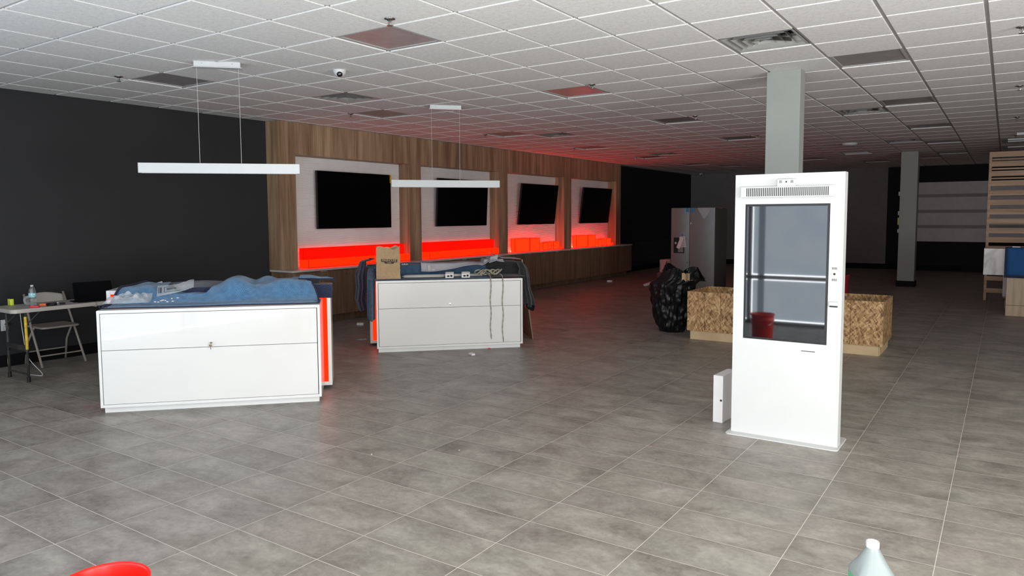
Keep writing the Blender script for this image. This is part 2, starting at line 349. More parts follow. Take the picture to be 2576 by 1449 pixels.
# front wall: mullioned storefront with frosted film, doorway in the middle where the camera stands
wf = MB()
wf.box((XL-.2, YF-.2, 2.62), (XR+.2, YF, ZC+.15)); wf.box((XL-.2, YF-.2, 0), (XL+.15, YF, 2.62)); wf.box((XR-.5, YF-.2, 0), (XR+.2, YF, 2.62))
struct(wf.build('wall_front', 'whitewall'))
def window(n, axis, a0, a1, pos, film, n_m, thick=.2, rails=(.70,)):
    fr = MB(); zs = [.0, *rails, 2.62]
    def bx(mb_, s0, s1, z0, z1, d0, d1):
        if axis == 'x': mb_.box((s0, pos+d0, z0), (s1, pos+d1, z1))
        else: mb_.box((pos+d0, s0, z0), (pos+d1, s1, z1))
    for k in range(n_m+1):
        s = a0+(a1-a0)*k/n_m; bx(fr, s-.03, s+.03, 0, 2.62, -.1, -.02)
    for z in (.02, *rails, 2.58): bx(fr, a0, a1, z-.03, z+.03, -.1, -.02)
    w = struct(fr.build('window_%d' % n, 'frame'))
    pn = MB(); gp = .012
    for k in range(n_m):
        s0, s1 = a0+(a1-a0)*k/n_m+.03, a0+(a1-a0)*(k+1)/n_m-.03
        for z0, z1 in zip((.05, *[r+.03 for r in rails]), (*[r-.03 for r in rails], 2.55)):
            if axis == 'x': pn.quad((s0+gp, pos-.06, z0+gp), (s1-gp, pos-.06, z0+gp), (s1-gp, pos-.06, z1-gp), (s0+gp, pos-.06, z1-gp))
            else: pn.quad((pos+.06, s0+gp, z0+gp), (pos+.06, s1-gp, z0+gp), (pos+.06, s1-gp, z1-gp), (pos+.06, s0+gp, z1-gp))
    if film:
        pw = struct(pn.build('window_pane', film, w)); eg = MB()
        for k in range(n_m):
            s0, s1 = a0+(a1-a0)*k/n_m+.03, a0+(a1-a0)*(k+1)/n_m-.03
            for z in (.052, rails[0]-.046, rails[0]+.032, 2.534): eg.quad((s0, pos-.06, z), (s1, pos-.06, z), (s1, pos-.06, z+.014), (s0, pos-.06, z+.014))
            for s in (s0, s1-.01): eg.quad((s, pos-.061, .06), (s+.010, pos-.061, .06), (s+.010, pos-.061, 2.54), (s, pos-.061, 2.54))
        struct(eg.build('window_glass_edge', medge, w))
    return w
mfilm, nt, b = newmat('frosted_window_film')
co = coords(nt); nn = noisetex(nt, co, 3, 4)
L(nt, ramp(nt, nn, [(.3, (.68, .80, .95)), (.7, (.80, .90, 1.0))]), b.inputs['Emission Color']); b.inputs['Emission Strength'].default_value = FILM
b.inputs['Base Color'].default_value = (.4, .45, .5, 1)
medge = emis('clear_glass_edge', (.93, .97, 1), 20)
window(1, 'x', -7.50, -1.05, YF, mfilm, 3)
wf2 = MB().box((-8.93, YF-.2, 0), (-7.53, YF, 2.619)); struct(wf2.build('wall_front_left', 'greywall'))
struct(MB().box((-3.08, YF-.058, .06), (-2.985, YF-.052, 2.54)).build('silhouette_band_1', emis('silhouette_film_glow', (.72, .84, 1), FILM*.4)))  # dark silhouette on the film, put in as a dimmer glowing strip
window(2, 'x', 1.05, 5.5, YF, mfilm, 3)
wr = MB().box((XR, YF-.2, 2.68), (XR+.2, YB+.2, ZC+.15)).box((XR, YF-.2, 0), (XR+.2, .05, 2.68)).box((XR, 4.15, 0), (XR+.2, YB+.2, 2.68))
struct(wr.build('wall_right', 'greywall'))
window(3, 'y', .05, 4.15, XR+.1, None, 3)
# pavement outside
struct(MB().box((-30, -20, -.14), (30, YF-.25, -.02)).build('ground_outside', 'cardgrey'))
# ================================================================== CEILING FITTINGS
def tile_loc(t): return (GX+T*(t[0]+.5), GY+T*(t[1]+.5), ZC)
lab_l = {(4, 2): 'square flat ceiling light panel, nearest one, beside a sprinkler above the open floor', (-1, 2): 'dark grey square ceiling light panel above the folding table corner of the room',
 (4, 7): 'reddish square ceiling light panel between the desks and the grey column', (-1, 7): 'reddish-brown square ceiling light panel close to the wood wall start, beyond the round vent',
 (9, 7): 'grey square ceiling light panel just past the top of the near grey column'}
proto = None
for t in lights:
    x, y, z = tile_loc(t); h = T/2-g
    row = {4: 'middle line', -1: 'line beside the wood wall', 9: 'line behind the kiosk', 6: 'far gap'}[t[0]]
    lab = lab_l.get(t, 'recessed square ceiling light panel of the %s, %s from the entrance' % (row, {2: 'first', 7: 'second', 12: 'third', 17: 'fourth', 22: 'fifth', 27: 'sixth', 30: 'seventh'}[t[1]]))
    if proto is None:
        proto = empty('ceiling_light', lab, 'ceiling light', (x, y, z), 0, 'flat ceiling light panels')
        f = MB(); w = .022
        for a, b_ in (((-h, -h), (h, -h+w)), ((-h, h-w), (h, h)), ((-h, -h+w), (-h+w, h-w)), ((h-w, -h+w), (h, h-w))): f.box((*a, .006), (*b_, .03))
        f.build('light_frame', 'grid', proto, .002)
        MB().box((-h+w, -h+w, .012), (h-w, h-w, .03)).build('diffuser', 'panel', proto)
    else: copy_tree(proto, (x, y, z), lab)
vn = {(0, 5): 'square metal ceiling diffuser just beyond the dome camera', (8, 5): 'large square metal ceiling diffuser in front of the grey column top', (0, 13): 'square metal ceiling diffuser glowing red above the second niche',
 (8, 13): 'square metal ceiling diffuser to the right of the near column', (0, 21): 'square metal ceiling diffuser near the far end of the wood wall', (8, 21): 'square metal ceiling diffuser in front of the far column',
 (0, 29): 'farthest square ceiling diffuser above the fridge corner', (8, 29): 'farthest square ceiling diffuser behind the far column'}
proto = None
def sqring(mb_, prof, mt=None):
    i = len(mb_.v)
    for h_, z in prof: mb_.v += [(-h_, -h_, z), (h_, -h_, z), (h_, h_, z), (-h_, h_, z)]
    for j in range(len(prof)-1):
        for k in range(4): mb_.f.append((i+j*4+k, i+j*4+(k+1) % 4, i+(j+1)*4+(k+1) % 4, i+(j+1)*4+k))
for t in vents:
    if proto is None:
        proto = empty('ceiling_vent', vn[t], 'ceiling vent', tile_loc(t), 0, 'square metal ceiling diffusers')
        h = T/2-g; o = MB(); sqring(o, [(h, .004), (h-.012, .003), (h-.03, .012), (h-.05, .035), (h-.062, .075)]); o.build('vent_frame', 'alu', proto, smooth=False)
        for q, (ho, z0) in enumerate(((.215, .004), (.145, .002), (.08, 0))):
            o = MB(); sqring(o, [(ho, z0), (ho-.012, z0+.008), (ho-.03, z0+.03), (ho-.042, z0+.065)]); o.build('louvre', 'alu', proto)
        o = MB()
        for a in (0, pi/2): o.box((-.24, -.004, .02), (.24, .004, .05), Matrix.Rotation(a+pi/4, 4, 'Z'))
        o.build('cross_bar', 'chrome', proto); MB().box((-.05, -.05, .03), (.05, .05, .045)).build('core', 'alu', proto)
        MB().box((-h, -h, .11), (h, h, .12)).build('duct', 'black', proto)
    else: copy_tree(proto, tile_loc(t), vn[t])
r = empty('louvre_light', 'bright-lipped slotted ceiling fixture below the smoke detector', 'ceiling light', tile_loc(louvre)); h = T/2-g-.004
o = MB()
for k in range(6): o.box((-h+.03, -h+.04+k*.095, .004), (h-.03, -h+.075+k*.095, .02))
o.build('blade', 'lamp', r); MB().box((-h, -h, .03), (h, h, .05)).build('housing', 'black', r)
sp_ = None
spr = [(-7.37, 3.90, 'above the folding table'), (-3.69, 3.90, 'at the corner of the nearest ceiling light'), (-7.45, 7.08, 'before the wood wall, beside a reddish light panel'), (-3.74, 7.05, 'beside the reddish panel in mid ceiling'),
       (-3.71, 10.1, 'left of the near column'), (.04, 6.80, 'at the picture edge, nearest of the right row'), (.06, 9.87, 'second of the right row'), (.07, 13.0, 'third of the right row'), (-7.48, 10.22, 'third along the wood wall'),
       (-7.5, 13.35, 'fourth along the wood wall'), (-7.5, 16.4, 'fifth along the wood wall'), (-3.71, 13.2, 'second left of the near column'), (.08, 15.9, 'just above the slatted screen')]
for x, y, w in spr:
    lab = 'small pendent sprinkler head %s' % w
    if sp_ is None:
        sp_ = empty('sprinkler', lab, 'sprinkler', (x, y, ZC), 0, 'ceiling sprinklers')
        MB().lathe([(.0, -.001), (.038, -.002), (.040, -.008), (.022, -.012), (.014, -.02)], 20).build('escutcheon', 'chrome', sp_, smooth=True)
        MB().tube([(-.012, 0, -.012), (-.014, 0, -.035), (-.004, 0, -.05)], .003).tube([(.012, 0, -.012), (.014, 0, -.035), (.004, 0, -.05)], .003).tube([(0, 0, -.012), (0, 0, -.05)], .004).build('yoke', 'chrome', sp_)
        MB().lathe([(.004, -.05), (.022, -.051), (.022, -.054), (.004, -.055)], 16).build('deflector', 'chrome', sp_)
    else: copy_tree(sp_, (x, y, ZC), lab)
def dome(loc, lab, s=1, ang=0):
    r = empty('security_camera', lab, 'security camera', loc, ang); r.scale = (s,)*3
    MB().lathe([(.062, 0), (.064, -.012), (.058, -.028), (.045, -.05), (.02, -.062), (0, -.064)], 28, caps=False).build('housing', 'lamp', r, smooth=True)
    m = Matrix.Translation((.012, -.03, -.038)) @ Matrix.Rotation(-.9, 4, 'X'); MB().lathe([(0, -.032), (.018, -.028), (.028, -.014), (.030, .0), (.0, .004)], 20, caps=False).xf(m).build('lens', 'screen', r, smooth=True)
    return r
dome((-5.37, 4.97, ZC), 'white turret security camera with black eye on the ceiling', 1, .5)
dome((-8.55, 23.9, ZC), 'tiny white security camera high at the far grey wall corner', 1, .5)
r = empty('smoke_detector', 'white disc smoke detector on the far ceiling right of the near column', 'smoke detector', (-2.62, 15.75, ZC))
MB().lathe([(.14, 0), (.145, -.02), (.12, -.045), (.05, -.055), (0, -.056)], 28, caps=False).build('cover', 'lamp', r, smooth=True)
r = empty('track_light', 'white linear track fixture with black end brackets above the slatted screen', 'track light', (.35, 16.8, ZC))
for y in (-.25, .15, 1.6):
    MB().box((-.39, y, -.035), (.9, y+.16, -.008)).build('bar', 'lamp', r, .004); MB().box((-.48, y+.02, -.04), (-.392, y+.14, -.004)).build('bracket', 'black', r)
tag(MB().box((.09, 15.5, ZC-.04), (.9, 15.56, ZC)).build('ceiling_bar_light', 'lamp'), 'short white bar fixture on the ceiling at the right picture edge', 'ceiling light')
# pendants
def pendant(c, z, ang, lab, can):
    r = empty('pendant_light', lab, 'pendant light', (c[0], c[1], z), math.radians(ang), 'linear pendant lights'); Lh, hh, d = .695, .045, .03
    b_ = MB().box((-Lh, -d, -hh), (Lh, d, hh)).build('light_bar', 'lamp', r, .003)
    for s in (-1, 1): MB().box((s*Lh-(.004 if s < 0 else .0), -d-.001, -hh-.001), (s*Lh+(0 if s < 0 else .004), d+.001, hh+.001)).build('end_cap', 'white', r, .001)
    MB().box((-Lh+.02, -d+.008, -hh-.002), (Lh-.02, d-.008, -hh+.001)).build('diffuser', 'card', r)
    k = MB().box((-.20, -.03, ZC-z-.052), (.20, .03, ZC-z)).box((-.215, -.045, ZC-z-.055), (.215, .045, ZC-z-.049)).build('canopy', 'lamp', r, .002)
    MB().lathe([(0, 0), (.005, .001), (.005, .004)], 10, (-.13, -.031, ZC-z-.02)).lathe([(0, 0), (.005, .001), (.005, .004)], 10, (.13, -.031, ZC-z-.02)).build('screw', 'chrome', k)
    for s in (-.18, .18): MB().tube([(s, 0, hh), (s, 0, ZC-z-.05)], .0022, 6).build('wire', 'alu', r)
pendant((-6.0, 4.08), 2.08, 46, 'white linear pendant bar on two wires above the nearer desk', 0)
pendant((-5.97, 7.3), 2.05, 48, 'white linear pendant bar on two wires above the farther desk', 0)
# ================================================================== COLUMNS
r = empty('support_column', 'pale grey square column from ceiling to floor behind the kiosk', 'column', (-1.86, 7.58, 0), kind='structure')
MB().box((-.16, -.095, 0), (.16, .095, ZC)).build('shaft', 'column', r, .004); MB().box((-.165, -.1, 0), (.165, .1, .12)).build('skirt', 'blackbase', r)
r = empty('support_column', 'grey square column with black skirting at the far end of the room', 'column', (-1.85, 18.8, 0), kind='structure')
MB().box((-.17, -.17, 0), (.17, .17, ZC)).build('shaft', 'column', r, .004); MB().box((-.19, -.19, 0), (.19, .19, .13)).build('skirt', 'blackbase', r)
for nm, zz, hh, mt, lab in (('outlet_box', 2.06, .09, 'card', 'small white box high on the side of the far column'), ('outlet_box', 1.62, .09, 'card', 'small white box on the far column just above the yellow tag'), ('warning_tag', 1.40, .16, 'lime', 'small yellow tag on the side of the far column'), ('outlet_box', 1.22, .08, 'card', 'small white box on the far column just below the yellow tag')):
    tag(MB().box((-2.055, 18.70, zz), (-2.021, 18.80, zz+hh)).build(nm, mt, None, .002), lab, 'wall plate')
# ================================================================== WOOD WALL WITH NICHES
N4 = [(7.23, 9.73), (10.04, 12.50), (12.81, 15.20), (15.55, 18.01)]
Zt, Zb, XF, XN = 2.565, .85, -8.80, -9.05
mw = empty('niche_surround', 'walnut wood surround with four recessed television niches', 'wood surround', (-8.94, 6.93, 0), kind='thing')
def rel(mb_, o): return mb_.xf(Matrix.Translation(-Vector(o.location)))
f = MB(); ys = [6.93]+[v for n_ in N4 for v in n_]+[18.30]
for k in range(0, len(ys), 2): f.box((XL+.001, ys[k], Zb+.001), (XF, ys[k+1], Zt))
f.box((XL+.001, 6.93, Zt), (XF, 18.30, ZC-.004)); rel(f, mw).build('wood_cladding', 'wood', mw)
def wave(y, z):
    a = 1-2*abs(math.sin(pi*(z/.037 + .26*math.sin(y*12+z*7)+.6*nz(y*1.6, z*1.2)))); m_ = .62+1.1*nz(y*4.5, z*19, 3)
    return .0055*min(1, max(.08, m_))*a
for (a, b_) in N4:
    rel(MB().grid(lambda s, t: (XN+.004+wave(a+(b_-a)*s, Zb+(Zt-Zb)*t), a+.002+(b_-a-.004)*s, Zb+.003+(Zt-Zb-.006)*t), 100, 300), mw).build('wave_panel', 'wave', mw, smooth=True)
# base cabinets: five units with two doors each + continuous counter
ct = MB().box((XL+.001, 6.93, .822), (-8.56, 18.57, .85)).build('counter_top', 'quartz', None, .003); tag(ct, 'long pale stone counter running under the four niches', 'counter')
Y0, wdt = 6.95, 2.32
pos5 = ['nearest the entrance', 'second from the near end', 'middle unit', 'second from the far end', 'at the far dark end']
cab = None
for k in range(5):
    lab = 'walnut base cabinet unit under the stone counter, %s' % pos5[k]
    if cab is None:
        cab = empty('base_cabinet', lab, 'cabinet', (-8.83, Y0, 0), 0, 'walnut base cabinets')
        MB().box((-.24, .001, .12), (.235, wdt-.001, .82)).build('carcass', 'woodlow', cab); MB().box((-.24, .001, 0), (.11, wdt-.001, .12)).build('toe_kick', 'woodlow', cab)
        for q in (0, 1):
            d = MB().box((.236, .003+q*wdt/2, .123), (.252, wdt/2-.003+q*wdt/2, .80)).build('door', 'woodlow', cab, .001)
            MB().lathe([(0, 0), (.011, 0), (.011, .004), (0, .005)], 16).xf(Matrix.Translation((.252, wdt*.5+(.12 if q else -.12), .745)) @ Matrix.Rotation(pi/2, 4, 'Y')).build('lock', 'chrome', d)
            MB().box((.25, wdt*.25+q*wdt/2-.06, .803), (.256, wdt*.25+q*wdt/2+.06, .817)).build('pull', 'alu', d)
    else: copy_tree(cab, (-8.83, Y0+k*wdt, 0), lab)
# televisions
tvs = [((7.75, 9.40), 0, 'black flat television in the widest nearest niche with a yellow tag'), ((10.63, 12.23), 3, 'black flat television in the second niche, partly behind the pendant'), ((13.42, 14.98), 7, 'black television tilted forward in the third niche'), ((16.24, 17.82), 7, 'black television tilted forward in the farthest niche')]
for (a, b_), tl, lab in tvs:
    w, h = b_-a, .915; r = empty('television', lab, 'television', (-8.93, (a+b_)/2, 1.445), 0, 'niche televisions'); r.rotation_euler = (0, math.radians(tl), 0)
    MB().box((-.045, -w/2, 0), (-.004, w/2, h)).build('tv_body', 'black', r, .006); MB().box((-.005, -w/2+.008, .012), (0, w/2-.008, h-.008)).build('tv_screen', 'tv', r)
    MB().box((-.082, -.25, .25), (-.04, .25, .65)).build('bracket', 'black', r)
    if tl == 0: MB().box((0, w/2-.03, h-.14), (.004, w/2+.004, h-.005)).build('energy_tag', 'yellow', r)
# lit red risers
for (a, b_), c, lab in ((N4[0], .21, 'long stepped red glowing acrylic riser in the nearest niche'), (N4[1], .23, 'long stepped red glowing acrylic riser in the second niche')):
    r = empty('display_riser', lab, 'display riser', (-8.93, (a+b_)/2, Zb), 0, 'stepped red risers'); y0, y1 = a-(a+b_)/2, b_-(a+b_)/2
    rp = plainred = None
    MB().box((-.085, y0+c, .127), (-.01, y1-.01, .298)).build('upper_step', 'red', r, .002); MB().box((-.087, y0+c-.002, .2985), (-.008, y1-.008, .303)).build('dimming_cap', 'redseam', r); MB().box((-.085, y0+c, .001), (.115, y1-.006, .125)).build('lower_step', 'redlow', r, .002)  # cap added over the upper step to hold back its glow on the panel
    MB().box((-.0102, y0+c, .125), (-.0085, y1-.01, .133)).box((.1152, y0+c+.002, .001), (.1168, y1-.008, .009)).box((.1145, y0+c-.0015, .002), (.1165, y0+c+.010, .125)).box((-.0102, y0+c-.0015, .128), (-.0085, y0+c+.012, .298)).build('joint_lines', 'redseam', r)
def openbox(r, y0, y1, x0, x1, h, nm='light_box'):
    t = .006; o = MB().box((x0, y0, .001), (x0+t, y1, h)).box((x1-t, y0, .001), (x1, y1, h)).box((x0, y0, .001), (x1, y0+t, h)).box((x0, y1-t, .001), (x1, y1, h)); o.build(nm, 'redcube', r); e = MB(); q = .007
    for (x, y) in ((x0, y0), (x1, y0), (x1, y1), (x0, y1)): e.box((x-q*.6, y-q*.6, .001), (x+q*.6, y+q*.6, h+.001))
    for x in (x0, x1): e.box((x-q*.6, y0, h-.004), (x+q*.6, y1, h+.003))
    e.box((x1-.001, y0, .001), (x1+.002, y1, .008)); e.build('edge_lines', 'redseam', r)
for k, dy in ((0, 0), (1, 2.745)):
    n_ = 'third' if k == 0 else 'farthest'
    for (y0, y1, x0, x1, h, d) in ((13.19, 13.78, -.04, .06, .295, 'tall wide'), (13.80, 14.21, -.04, .06, .29, 'tall narrower'), (14.26, 14.48, .02, .115, .165, 'small open'), (14.52, 14.77, -.05, .03, .18, 'low rear'), (14.79, 15.06, -.02, .08, .185, 'low square'), (15.08, 15.15, .05, .11, .06, 'tiny')):
        r = empty('light_cube', '%s glowing red acrylic box in the %s niche' % (d, n_), 'display box', (-8.93, (y0+y1)/2+dy, Zb), 0, 'open red acrylic boxes')
        openbox(r, -(y1-y0)/2, (y1-y0)/2, x0, x1, h, 'acrylic_shell')
        if h > .1: MB().box((x0+.015, -(y1-y0)/2+.015, .002), (x1-.015, (y1-y0)/2-.015, .02)).build('led_strip', 'redhot', r)
        if h > .28: MB().box((-.068, -(y1-y0)/2, .001), (x0-.006, (y1-y0)/2, .03)).build('rear_glow_strip', 'redhot', r)  # unseen strip added behind the box to throw red glow up the panel
# ================================================================== DESKS
def desk(A, ang, label):
    """local frame: x along the front, y going back"""
    r = empty('service_desk', label, 'desk', (A[0], A[1], 0), math.radians(ang), 'white service desks'); Ld = 1.765
    MB().box((.012, .03, 0), (Ld-.012, .47, .072)).build('plinth', 'whitedull', r)
    c = MB(); t = .022                                            # cabinet shell, open front with inset drawers
    c.box((-.005, -.02, .052), (t-.005, .49, .866)).box((Ld-t+.012, -.02, .052), (Ld+.012, .49, .866)).box((t-.005, -.02, .052), (Ld-t+.012, .49, .076)).box((t-.005, -.02, .842), (Ld-t+.012, .49, .866)).box((t-.005, .47, .076), (Ld-t+.012, .489, .842))
    c.build('cabinet_shell', 'whitedull', r, .0015)
    MB().box((.0, -.017, .8661), (Ld+.007, .488, .869)).build('worktop', 'desktop', r)
    for z0, z1 in ((.079, .531), (.5345, .8385)):
        d = MB().box((t, -.019, z0), (Ld-t+.006, -.002, z1)).build('drawer_front', 'gloss', r, .001)
        if z0 > .3:
            k = MB().lathe([(0, 0), (.012, 0), (.012, .003), (0, .004)], 16).xf(Matrix.Translation((.877, -.019, .572)) @ Matrix.Rotation(pi/2, 4, 'X')).build('lock', 'chrome', d)
            if 'nearer' in label:
                MB().box((.8745, -.05, .566), (.8795, -.022, .578)).lathe([(0, -.012), (.011, -.009), (.012, .0), (.009, .007), (0, .009)], 12, (.876, -.045, .552), squash=.3).box((.8735, -.0465, .515), (.8785, -.0435, .545)).build('key', 'brass', d)
    # raised rear light frame
    x0, x1, y0, y1, z0, z1, w = -.085, 1.85, .495, .84, .035, .985, .034
    f_ = MB().box((x0, y0, z0), (x0+w, y1, z1)).box((x1-w, y0, z0), (x1, y1, z1)).box((x0+w, y0, z0), (x1-w, y1, z0+w)).box((x0+w, y0, z1-w), (x1-w, y1, z1)).box((x0+w, y1-.02, z0+w), (x1-w, y1, z1-w))
    f_.build('rear_frame', 'whitedull', r, .0015)
    MB().box((x0+w+.001, y0+.006, z0+w+.001), (x1-w-.001, y0+.02, z1-w-.001)).build('lit_panel', 'reddesk', r)
    return r
A1, a1, A2, a2 = (-6.184, 3.011), 45.94, (-6.189, 6.235), 45.05
desk(A1, a1, 'nearer white gloss desk with keys hanging in the drawer lock')
desk(A2, a2, 'farther white gloss desk with two cords hanging down its front')
F1 = Matrix.Translation((*A1, 0)) @ Matrix.Rotation(math.radians(a1), 4, 'Z'); F2 = Matrix.Translation((*A2, 0)) @ Matrix.Rotation(math.radians(a2), 4, 'Z')
def cloth(name, fn, nu, nv, mat, F, label, cat='blanket', size=(1.8, .9), th=.008, parent=None, smooth=True):
    mb_ = MB().grid(fn, nu, nv, size)
    if F is not None: mb_.xf(F)
    o = mb_.build(name, mat, parent, smooth=smooth, solid=th)
    if label: tag(o, label, cat)
    return o
# --- desk 1: piled moving blankets
def navyz(u, v): return .996+.026*math.exp(-((u-.60)/.26)**2)*sst(.5, .7, v)+.055*math.exp(-((u-1.25)/.10)**2)*sst(.55, .8, v)+.005*nz(u*3, v*3, 5)
def lightz(u, v):
    rise = sst(.22, .47, v)
    hump = .064*math.exp(-((u-1.0)/.13)**2)+.048*math.exp(-((u-1.52)/.22)**2)+.014*math.exp(-((u-.12)/.12)**2)
    z = (.884+.006*nz(u*3, v*4, 1))*(1-rise)+(1.006+hump+.010*nz(u*4, v*5, 2))*rise+rise*(1-rise)*4*(.024*math.exp(-((u-1.0)/.3)**2)-.014*math.exp(-((u-1.28)/.10)**2))
    z += .010*math.sin(u*17+v*6)*sst(.12, .3, v)*rise
    if v > .455: z = max(z, 1.013)
    return max(z, navyz(u, v)+.014) if v > .47 else z
def back1(u): return .84-.37*sst(.26, .34, u)*(1-sst(.84, .98, u))
def f_blue1(s, t):
    u = .02+1.74*s; v0 = .075+.012*math.sin(u*7); v1 = back1(u); v = v0+(v1-v0)*t
    uu = u+.15*t*t*max(0, 1-2*s)-.17*sst(.15, .9, t)*sst(.72, 1, s)
    z = lightz(uu, v)-.020*sst(.965, 1, s)*(1 if v < .45 else 0); z = .874+(z-.874)*sst(0, .05, t)
    if back1(u) < .478: k_ = sst(.34, .43, u)*(1-sst(.76, .84, u)); z = min(z, 1.06-.105*k_+.02*nz(u*6, 1)*k_)
    return (uu, v, max(z, .874))
lb = cloth('moving_blanket', f_blue1, 130, 70, 'blue', F1, 'light blue quilted moving blanket heaped over the front of the nearer desk', size=(1.75, .85), th=.006)
def f_navy1(s, t):
    u = .14+1.60*s
    if t < .12: q = t/.12; return (u, .486-.004*math.sin(u*9), .925+.068*q)
    v = .487+.47*(t-.12)/.88; return (u, v, navyz(u, v)-.02*sst(.85, 1, t)*0)
nb = cloth('moving_blanket', f_navy1, 110, 40, 'navy', F1, 'dark navy quilted moving blanket lying behind the light blue one on the nearer desk', size=(1.7, .5), th=.006)
def f_cap(s, t):
    u = 1.60+.27*s; q = t*.30
    if q < .15: return (u, .60-.117*q/.15, .998)
    return (u+.005*math.sin(q*40), .481-.010*math.sin((q-.15)*12), .998-(q-.15)*.82-.002*s)
cloth('hanging_corner', f_cap, 12, 24, 'navy', F1, None, size=(.12, .26), parent=nb, th=.005)
def f_flap(s, t):
    u = 1.56+.31*s; v = .60+.22*t
    return (u, v, lightz(min(u, 1.75), v)+.014-.012*sst(.8, 1, s)+.006*math.sin(t*pi))
fl = cloth('folded_corner', f_flap, 30, 24, 'blue', F1, None, size=(.32, .25), parent=lb, th=.006)
MB().grid(lambda s, t: Vector((1.865+.03*s, .592+.24*t, lightz(1.75, .6+.22*t)+.004-.02*s)), 3, 12).xf(F1).build('border', 'binding', fl, smooth=True, solid=.007)
MB().grid(lambda s, t: Vector((1.555+.345*s, .585+.012*t, lightz(min(1.75, 1.555+.345*s), .6)+.004+.008*t)), 16, 2).xf(F1).build('border', 'binding', fl, smooth=True, solid=.008)
MB().grid(lambda s, t: Vector((.012+.032*math.cos(s*2*pi)*(1-.3*t), .09+.16*t, .888+.012*math.sin(s*2*pi))), 16, 8).xf(F1).build('bound_corner', 'binding', lb, smooth=True, solid=.003)
def edge_at(s_): return Vector(f_blue1(s_, 0))
MB().tube([F1 @ (edge_at(k/40)+Vector((0, -.002, .001))) for k in range(41)], .0038, 6).build('edge_binding', 'binding', lb, smooth=True)
MB().tube([F1 @ (Vector(f_blue1(1, k/30))+Vector((.004, 0, .006))) for k in range(31)], .007, 6).build('side_binding', 'binding', lb, smooth=True)
MB().tube([F1 @ (Vector(f_blue1(0, k/30))+Vector((-.004, 0, .009))) for k in range(31)], .011, 6).build('side_binding', 'binding', lb, smooth=True)
# crumpled polybags on desk 1
def polybag(cu, cv, lx, ly, h, seed, rot, lift=0):
    def fn(s, t):
        x = (s-.5)*lx; y = (t-.5)*ly; e = (1-(2*s-1)**4)*(1-(2*t-1)**4)
        u = cu+x*math.cos(rot)-y*math.sin(rot); v = cv+x*math.sin(rot)+y*math.cos(rot)
        return Vector((u, v, lightz(u, v)+.026+h*e*(.35+1.0*abs(nz(s*5+seed, t*5, seed)))+.004*abs(nz(s*14, t*14, seed))+lift*s))
    return MB().grid(fn, 26, 20).xf(F1).build('plastic_bag', 'film', None, smooth=False, solid=.0012)
tag(polybag(.17, .22, .36, .20, .085, 3, .1), 'crumpled clear plastic bag at the left end of the nearer desk', 'plastic bag')
b1 = polybag(.52, .38, .30, .12, .02, 8, .15, .03); tag(b1, 'flat clear plastic bag with printed warning box lying on the blankets', 'plastic bag')
m = F1 @ Matrix.Translation((.50, .36, lightz(.50, .36)+.050)) @ Matrix.Rotation(.15, 4, 'Z') @ Matrix.Rotation(-.10, 4, 'Y') @ Matrix.Rotation(.5, 4, 'X')
o = MB()
for a in ((-.07, -.04, .07, -.037), (-.07, .037, .07, .04), (-.07, -.04, -.067, .04), (.067, -.04, .07, .04), (-.05, .012, .04, .018), (-.05, .0, .05, .004), (-.05, -.012, .03, -.008), (-.10, -.045, -.092, .045), (-.115, -.045, -.11, .045)): o.box((a[0], a[1], .0), (a[2], a[3], .0012))
o.xf(m).build('print', 'ink', b1)
scr = None
for k in range(9):
    u, v = .38+.035*k*.6+random.uniform(-.01, .01), .28+random.uniform(-.03, .03)
    o = MB().box((-.009, -.006, 0), (.009, .006, .007), Matrix.Rotation(k*1.3, 4, 'Z')).xf(F1 @ Matrix.Translation((u, v, lightz(u, v)+.004))).build('screw_clip', 'card', None, .001)
    tag(o, 'one of the tiny white plastic clips scattered on the light blue blanket', 'clip', 'white clips on the blanket')
o = MB().box((-.035, -.006, 0), (.0, .008, .014)).box((0, -.009, 0), (.03, .006, .012)).xf(F1 @ Matrix.Translation((.26, .88, navyz(.26, .88)+.006)) @ Matrix.Rotation(-.3, 4, 'Y')).build('plastic_fitting', 'card', None, .003)
tag(o, 'small white plastic fitting on top of the navy blanket', 'fitting')
# --- desk 2
def z2(u, v):
    r_ = sst(.38, .475, v)
    if u < 1.412: return (.877+.0015*nz(u*4, v*4, 4))*(1-r_)+(1.004+.008*nz(u*4, v*4, 4)+.02*math.exp(-((u-.5)/.2)**2))*r_
    return (.877+.0015*nz(u*5, v*4, 6))*(1-r_)+(1.044+.010*nz(u*5, v*4, 6)-.02*sst(1.70, 1.81, u))*r_
bb2 = cloth('moving_blanket', lambda s, t: (-.02+1.428*s-.09*(1-s)**8*sst(.40, .5, .004+.95*t), .004+.95*t, z2(-.02+1.428*s, .004+.95*t)), 90, 60, 'dkblue', F2, 'slate blue blanket spread flat over the farther desk top', size=(1.43, .95), th=.005)
def fold_column(rows, F, mat, label, seed, parent=None):
    def fn(s, t):
        q = t*(len(rows)-1); k = min(int(q), len(rows)-2); f_ = q-k; a_, b_ = rows[k], rows[k+1]
        f_ = f_*f_*(3-2*f_); R_ = [a_[i]+(b_[i]-a_[i])*f_ for i in range(5)]; a = s*2*pi
        w = 1+.16*math.sin(a*5+seed+t*2)*sst(0, .4, t)+.05*nz(math.cos(a)*3, math.sin(a)*3+seed, t*6)
        return (R_[0]+R_[2]*math.cos(a)*w, R_[1]+R_[3]*math.sin(a)*w, R_[4]+.012*math.sin(a*2+seed)*sst(.7, 1, t))
    o = MB().grid(fn, 48, 40, (.5, .6)).xf(F).build('hanging_fold' if parent else 'moving_blanket', mat, parent, smooth=True, solid=.006); return o if parent else tag(o, label, 'blanket')
